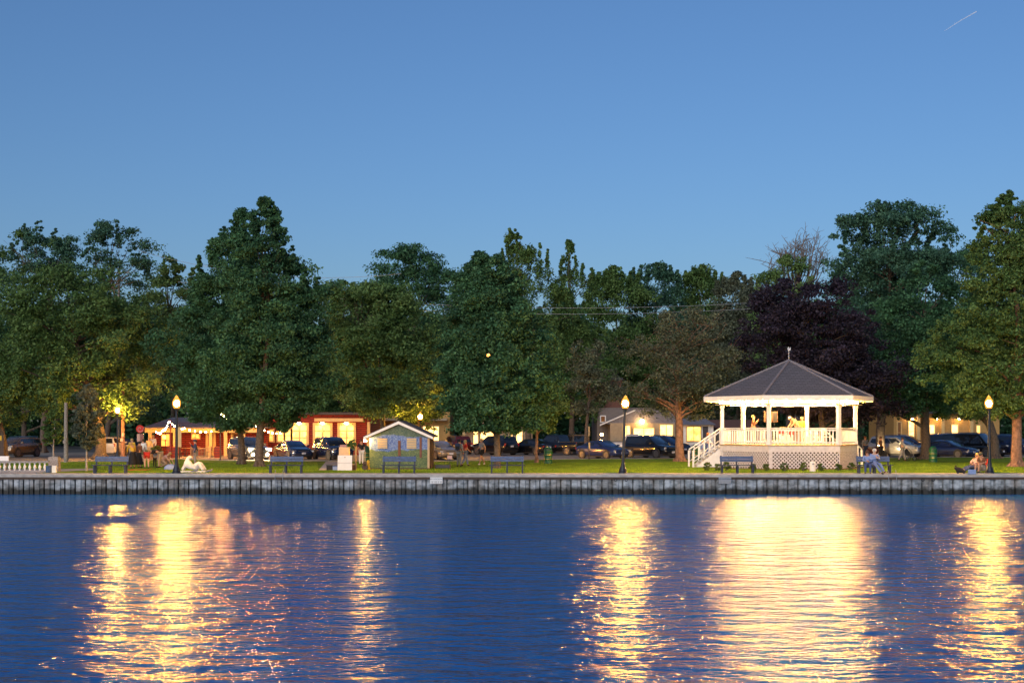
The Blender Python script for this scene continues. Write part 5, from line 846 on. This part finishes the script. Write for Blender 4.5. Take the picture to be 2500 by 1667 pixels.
def low_chair(u, v, rz, m, lb):
    t = thing('folding_chair', lb, 'chair', G(u, v), rz, 'low folding chairs'); MB().box((0, .02, .24), (.5, .44, .03)).build('seat', 'cl_navy', t); MB().box((0, .30, .5), (.5, .03, .5), 0, R(-22)).build('backrest', m, t); b = MB()
    for x in (-.25, .25): b.tube([(x, -.2, 0), (x, .22, .26), (x, .40, .72)], .014, 6); b.tube([(x, .3, 0), (x, -.18, .25)], .014, 6); b.tube([(x, -.2, .38), (x, .28, .42)], .02, 6)
    b.build('frame', 'steel', t)
low_chair(2379, 1152.6, R(-62), 'cl_brown', 'low chair under the woman in the flowered top'); low_chair(2398, 1153.8, R(-50), 'cl_red', 'low red backed chair under the capped man')
t = thing('dog', 'small black dog curled at the woman feet', 'dog', G(2343, 1156), R(10)); skin('body', [(0, 0, .16), (.16, 0, .17), (.26, 0, .12), (-.14, 0, .2), (-.24, -.04, .3), (-.34, -.06, .28), (-.12, -.08, .06), (-.22, -.12, .03), (.2, -.1, .05), (.1, -.16, .03), (.3, .05, .06), (.38, .08, .04)], [(0, 1), (1, 2), (0, 3), (3, 4), (4, 5), (3, 6), (6, 7), (1, 8), (8, 9), (2, 10), (10, 11)], [.13, .12, .07, .11, .09, .04, .04, .03, .05, .03, .03, .015], 'cl_black', t); b = MB(); b.prismy([(-.28, .36), (-.22, .36), (-.25, .45)], -.09, -.07); b.prismy([(-.28, .36), (-.22, .36), (-.25, .45)], .0, .02); b.build('ears', 'cl_black', t)
t = thing('tote_bag', 'bright blue bag on the grass between the seated pair', 'bag', G(2372, 1157)); MB().prism([(-.2, -.08), (.2, -.08), (.16, .08), (-.16, .08)], 0, .24).build('bag', 'cl_ltblue', t); MB().tube([(-.1, 0, .24), (-.06, 0, .36), (.06, 0, .36), (.1, 0, .24)], .01, 5).build('handles', 'cl_navy', t)
pe('man in a blue jacket and cap standing behind the white sculpture', G(477, 1141), R(-80), P_(er=(-.24, -.14, 1.2), wr=(-.12, -.28, 1.42)), 'skin', 'hair_dark', 'cl_navy', 'cl_grey', .98, cap='cl_navy')
grp = 'picnickers between the first bench and the tall lamp'
pe('person in a yellow top and long black skirt by the first bench', G(324, 1143), R(-150), dict(LEANB), 'skin', 'hair_blond', 'cl_yellow', 'cl_black', .98, skirt=True, group=grp)
pe('person wrapped in a long dark brown coat in the picnic group', G(340, 1142), R(150), STAND, 'skin', 'hair_dark', 'cl_brown', 'cl_black', .92, skirt=True, group=grp)
pe('person in an olive top and red shorts bending over in the picnic group', G(358, 1143.5), R(200), BEND, 'skin_pale', 'hair_blond', 'cl_olive', 'cl_red', 1.0, True, True, group=grp)
pe('person in a white top standing behind the picnic group', G(349, 1132), R(180), STAND, 'skin', 'hair_brown', 'cl_white', 'cl_khaki', .95, group=grp)
pe('person in dark shirt and khaki trousers bending left in the picnic group', G(388, 1142), R(-85), BEND, 'skin', 'hair_dark', 'cl_black', 'cl_khaki', 1.0, True, group=grp)
pe('small child in a pale blue shirt and black trousers', G(378, 1141.5), R(20), STAND, 'skin', 'hair_dark', 'cl_ltblue', 'cl_black', .6, True, group=grp)
pe('person kneeling down over the colourful cushion', G(404, 1140), R(70), CROUCH, 'skin_pale', 'hair_blond', 'cl_pink', 'cl_khaki', 1.0, True, group=grp)
pe('person in a yellow shirt at the back beside the reddish pole', G(322, 1128), R(170), STAND, 'skin', 'hair_blond', 'cl_yellow', 'cl_khaki', .95, group=grp)
pe('person in a cream top at the porch steps left', G(364, 1119, -.1), R(20), STAND, 'skin', 'hair_blond', 'cream', 'cl_khaki', 1.0, group='people at the porch'); pe('tall person in a pale shirt at the porch post', G(374, 1117, -.1), R(-20), STAND, 'skin', 'hair_blond', 'cl_white', 'cl_khaki', 1.08, group='people at the porch')
t = thing('blanket', 'red picnic blanket under the picnic group', 'blanket', G(340, 1147)); MB().prism([(-.55, -.4), (.5, -.45), (.58, .35), (-.5, .4)], .005, .03).build('cloth', 'cl_red', t); t = thing('cushion', 'pale blue and green bundle on the grass left of the tall lamp', 'bundle', G(417, 1146)); V = MB(); V.ball((0, 0, .05), .36, 10, (1.1, .8, .75)); V.v = [(a, b_, max(c, .0)) for a, b_, c in V.v]; V.build('cloth', 'cl_ltblue', t, True); MB().prism([(-.6, -.25), (.7, -.28), (.65, .2), (-.55, .25)], .003, .02).build('mat', 'leaf_grey', t)
pe('person in a dark top and white trousers left of the mosaic shed', G(882, 1135), R(30), STAND, 'skin', 'hair_brown', 'cl_black', 'cl_white', .95, True)
pe('person with a dark backpack left in the pair right of the shed', G(1121, 1139), R(160), STAND, 'skin', 'hair_dark', 'cl_grey', 'cl_grey', .97); pe('woman in a red top and pale jeans right in the pair', G(1136, 1138), R(110), WALK, 'skin', 'hair_blond', 'cl_red', 'cl_palejean', .95, True, longhair=True)
t = thing('backpack', 'dark backpack worn by the left person of the pair', 'backpack', G(1121, 1139) + Vector((-.1, -.22, 1.02))); MB().prism([(-.14, -.08), (.14, -.08), (.12, .08), (-.12, .08)], 0, .42).build('pack', 'cl_navy', t); MB().box((0, -.1, .14), (.2, .05, .18)).build('pocket', 'cl_black', t)
pe('person in a grey top and dark shorts behind the fourth bench', G(1176, 1135), R(-60), WALK, 'skin', 'hair_blond', 'cl_grey', 'cl_black', .98, True, True, shoe='cl_white')
pe('person in a reddish jacket walking right behind the gazebo', G(2150, 1122), R(60), WALK, 'skin', 'hair_brown', 'cl_brown', 'cl_black', 1.0); pe('person in grey beside the gazebo right corner', G(2112, 1119), R(20), STAND, 'skin', 'hair_red', 'cl_grey', 'cl_navy', 1.0)
pe('person in grey pushing a stroller before the silver crossover', G(2203, 1125), R(80), WALK, 'skin', 'hair_brown', 'cl_grey', 'cl_grey', .98)
def stroller(u, v):
    t = thing('stroller', 'dark three wheeled stroller in front of the silver crossover wheel', 'stroller', G(u, v), R(0)); b = MB(); b.tube([(-.55, 0, 1.0), (-.2, 0, .5), (.35, 0, .2)], .015, 6); b.tube([(-.2, .2, .2), (0, .1, .5)], .015, 6); b.tube([(-.2, -.2, .2), (0, -.1, .5)], .015, 6); b.build('frame', 'steel', t); MB().prismy([(-.25, .4), (.1, .3), (.3, .42), (.05, .5), (-.2, .85), (-.35, .8)], -.2, .2).build('seat', 'cl_black', t)
    for x, y, r in ((-.2, -.25, .2), (-.2, .25, .2), (.38, 0, .14)): b = MB(); b.tube([(x + math.cos(a) * r, y, r + math.sin(a) * r) for a in [k * math.pi / 8 for k in range(17)]], .02, 6); w = b.build('wheel', 'tyre', t); c = MB(); [c.tube([(x - math.cos(q) * r, y, r - math.sin(q) * r), (x + math.cos(q) * r, y, r + math.sin(q) * r)], .005, 4) for q in (0, .8, 1.6, 2.4)]; c.build('spokes', 'steel', w)
stroller(2220, 1124.5)
def motorcycle(u, v):
    t = thing('motorcycle', 'motorcycle with a bright headlight behind the couple on the bench', 'motorcycle', G(u, v, -.1), R(-35))
    for x in (-.7, .7): w = MB().lathe([(.24, -.05), (.31, -.05), (.32, 0), (.31, .05), (.24, .05)], 20, (x, 0, .32), 'Y').build('wheel', 'tyre', t, True); c = MB(); c.lathe([(.01, -.01), (.235, -.01), (.235, .01), (.01, .01)], 16, (x, 0, .32), 'Y'); c.build('rim', 'rim', w)
    b = MB(); b.prismy([(-.6, .5), (-.2, .35), (.25, .35), (.4, .6), (.3, .85), (.0, .9), (-.2, .72), (-.75, .8), (-.8, .68)], -.14, .14); b.build('body', 'paint_maroon', t); MB().box((-.4, 0, .82), (.6, .26, .08)).build('seat', 'cl_black', t)
    b = MB(); b.tube([(.7, 0, .32), (.45, 0, .98)], .03, 8); b.tube([(.36, -.35, 1.02), (.46, 0, 1.0), (.36, .35, 1.02)], .018, 6); b.tube([(.1, -.2, .3), (-.7, -.22, .3)], .045, 8); b.build('fork_and_bars', 'chrome', t); MB().lathe([(.01, -.04), (.09, -.02), (.1, .03), (.01, .05)], 14, (.58, 0, .88), 'X').build('headlight', 'headlight_on', t)
motorcycle(2136, 1117)
# band gear in the gazebo
def speaker(u, y, lb):
    t = thing('speaker', lb, 'speaker', (gx(u, y), y, GFL), R(10), 'loudspeakers in the gazebo'); b = MB(); b.tube([(0, 0, .1), (0, 0, 1.35)], .02, 8)
    for a in (0, 2.1, 4.2): b.tube([(0, 0, .55), (math.cos(a) * .4, math.sin(a) * .4, .02)], .014, 6)
    b.build('stand', 'dark_metal', t); MB().prism([(-.17, -.16), (.17, -.16), (.13, .16), (-.13, .16)], 1.33, 1.98).build('cabinet', 'cl_brown', t); MB().box((0, -.165, 1.65), (.28, .012, .58)).build('grille', 'cl_black', t)
speaker(1872, 80.8, 'loudspeaker on a stand left of the middle front post'); speaker(1890, 81.5, 'loudspeaker on a stand right of the middle front post')
t = thing('drum_kit', 'drum kit with cymbals behind the gazebo railing', 'drum kit', (gx(1918, 80), 80, GFL)); MB().lathe([(.01, -.2), (.28, -.2), (.28, .2), (.01, .2)], 20, (0, 0, .3), 'Y').build('bass_drum', 'cl_white', t)
for x, z in ((-.3, .6), (.32, .55)): MB().lathe([(.01, z), (.18, z), (.18, z + .2), (.01, z + .2)], 16, (x, 0, 0)).build('drum', 'cl_red', t)
for x, z in ((-.1, 1.02), (.45, .95)): c = MB(); c.tube([(x, .2, 0), (x, .2, z)], .012, 5); q = c.build('cymbal_stand', 'steel', t); MB().lathe([(.01, z + .04), (.06, z + .02), (.24, z), (.24, z - .005), (.01, z)], 18, (x, .2, 0)).build('cymbal', 'gold_metal', q, True)
def wchair(u, y, rz, lb):
    t = thing('white_chair', lb, 'chair', (gx(u, y), y, GFL), rz, 'white chairs in the gazebo'); MB().box((0, 0, .44), (.44, .42, .04)).build('seat', 'white_paint', t); b = MB()
    for z in (.6, .7, .8, .88): b.box((0, .2, z), (.44, .02, .04))
    for x in (-.2, .2): b.box((x, .2, .68), (.03, .03, .46))
    b.build('backrest', 'white_paint', t)
    for x in (-.19, .19):
        for y2 in (-.18, .18): MB().box((x, y2, .21), (.035, .035, .42)).build('leg', 'white_paint', t)
wchair(1966, 79.2, R(90), 'white slatted chair right behind the capped man'); wchair(1990, 78, R(60), 'white chair behind the front railing right part'); wchair(2022, 79, R(100), 'white chair nearest the right front post')
t = thing('music_table', 'small dark table the capped man bends over', 'table', (gx(1934, 78.3), 78.3, GFL)); MB().box((0, 0, .74), (.8, .5, .04)).build('tabletop', 'dark_wood', t)
for x in (-.36, .36):
    for y2 in (-.2, .2): MB().box((x, y2, .36), (.04, .04, .72)).build('leg', 'steel', t)
# faint contrail high in the sky
t = MB().tube([Vector((gx(2306, 3000), 3000, gz(76, 3000))), Vector((gx(2345, 3000), 3000, gz(51, 3000))), Vector((gx(2384, 3000), 3000, gz(29, 3000)))], [.4, .9, 1.4], 6).build('contrail', 'contrail'); t['kind'] = 'structure'
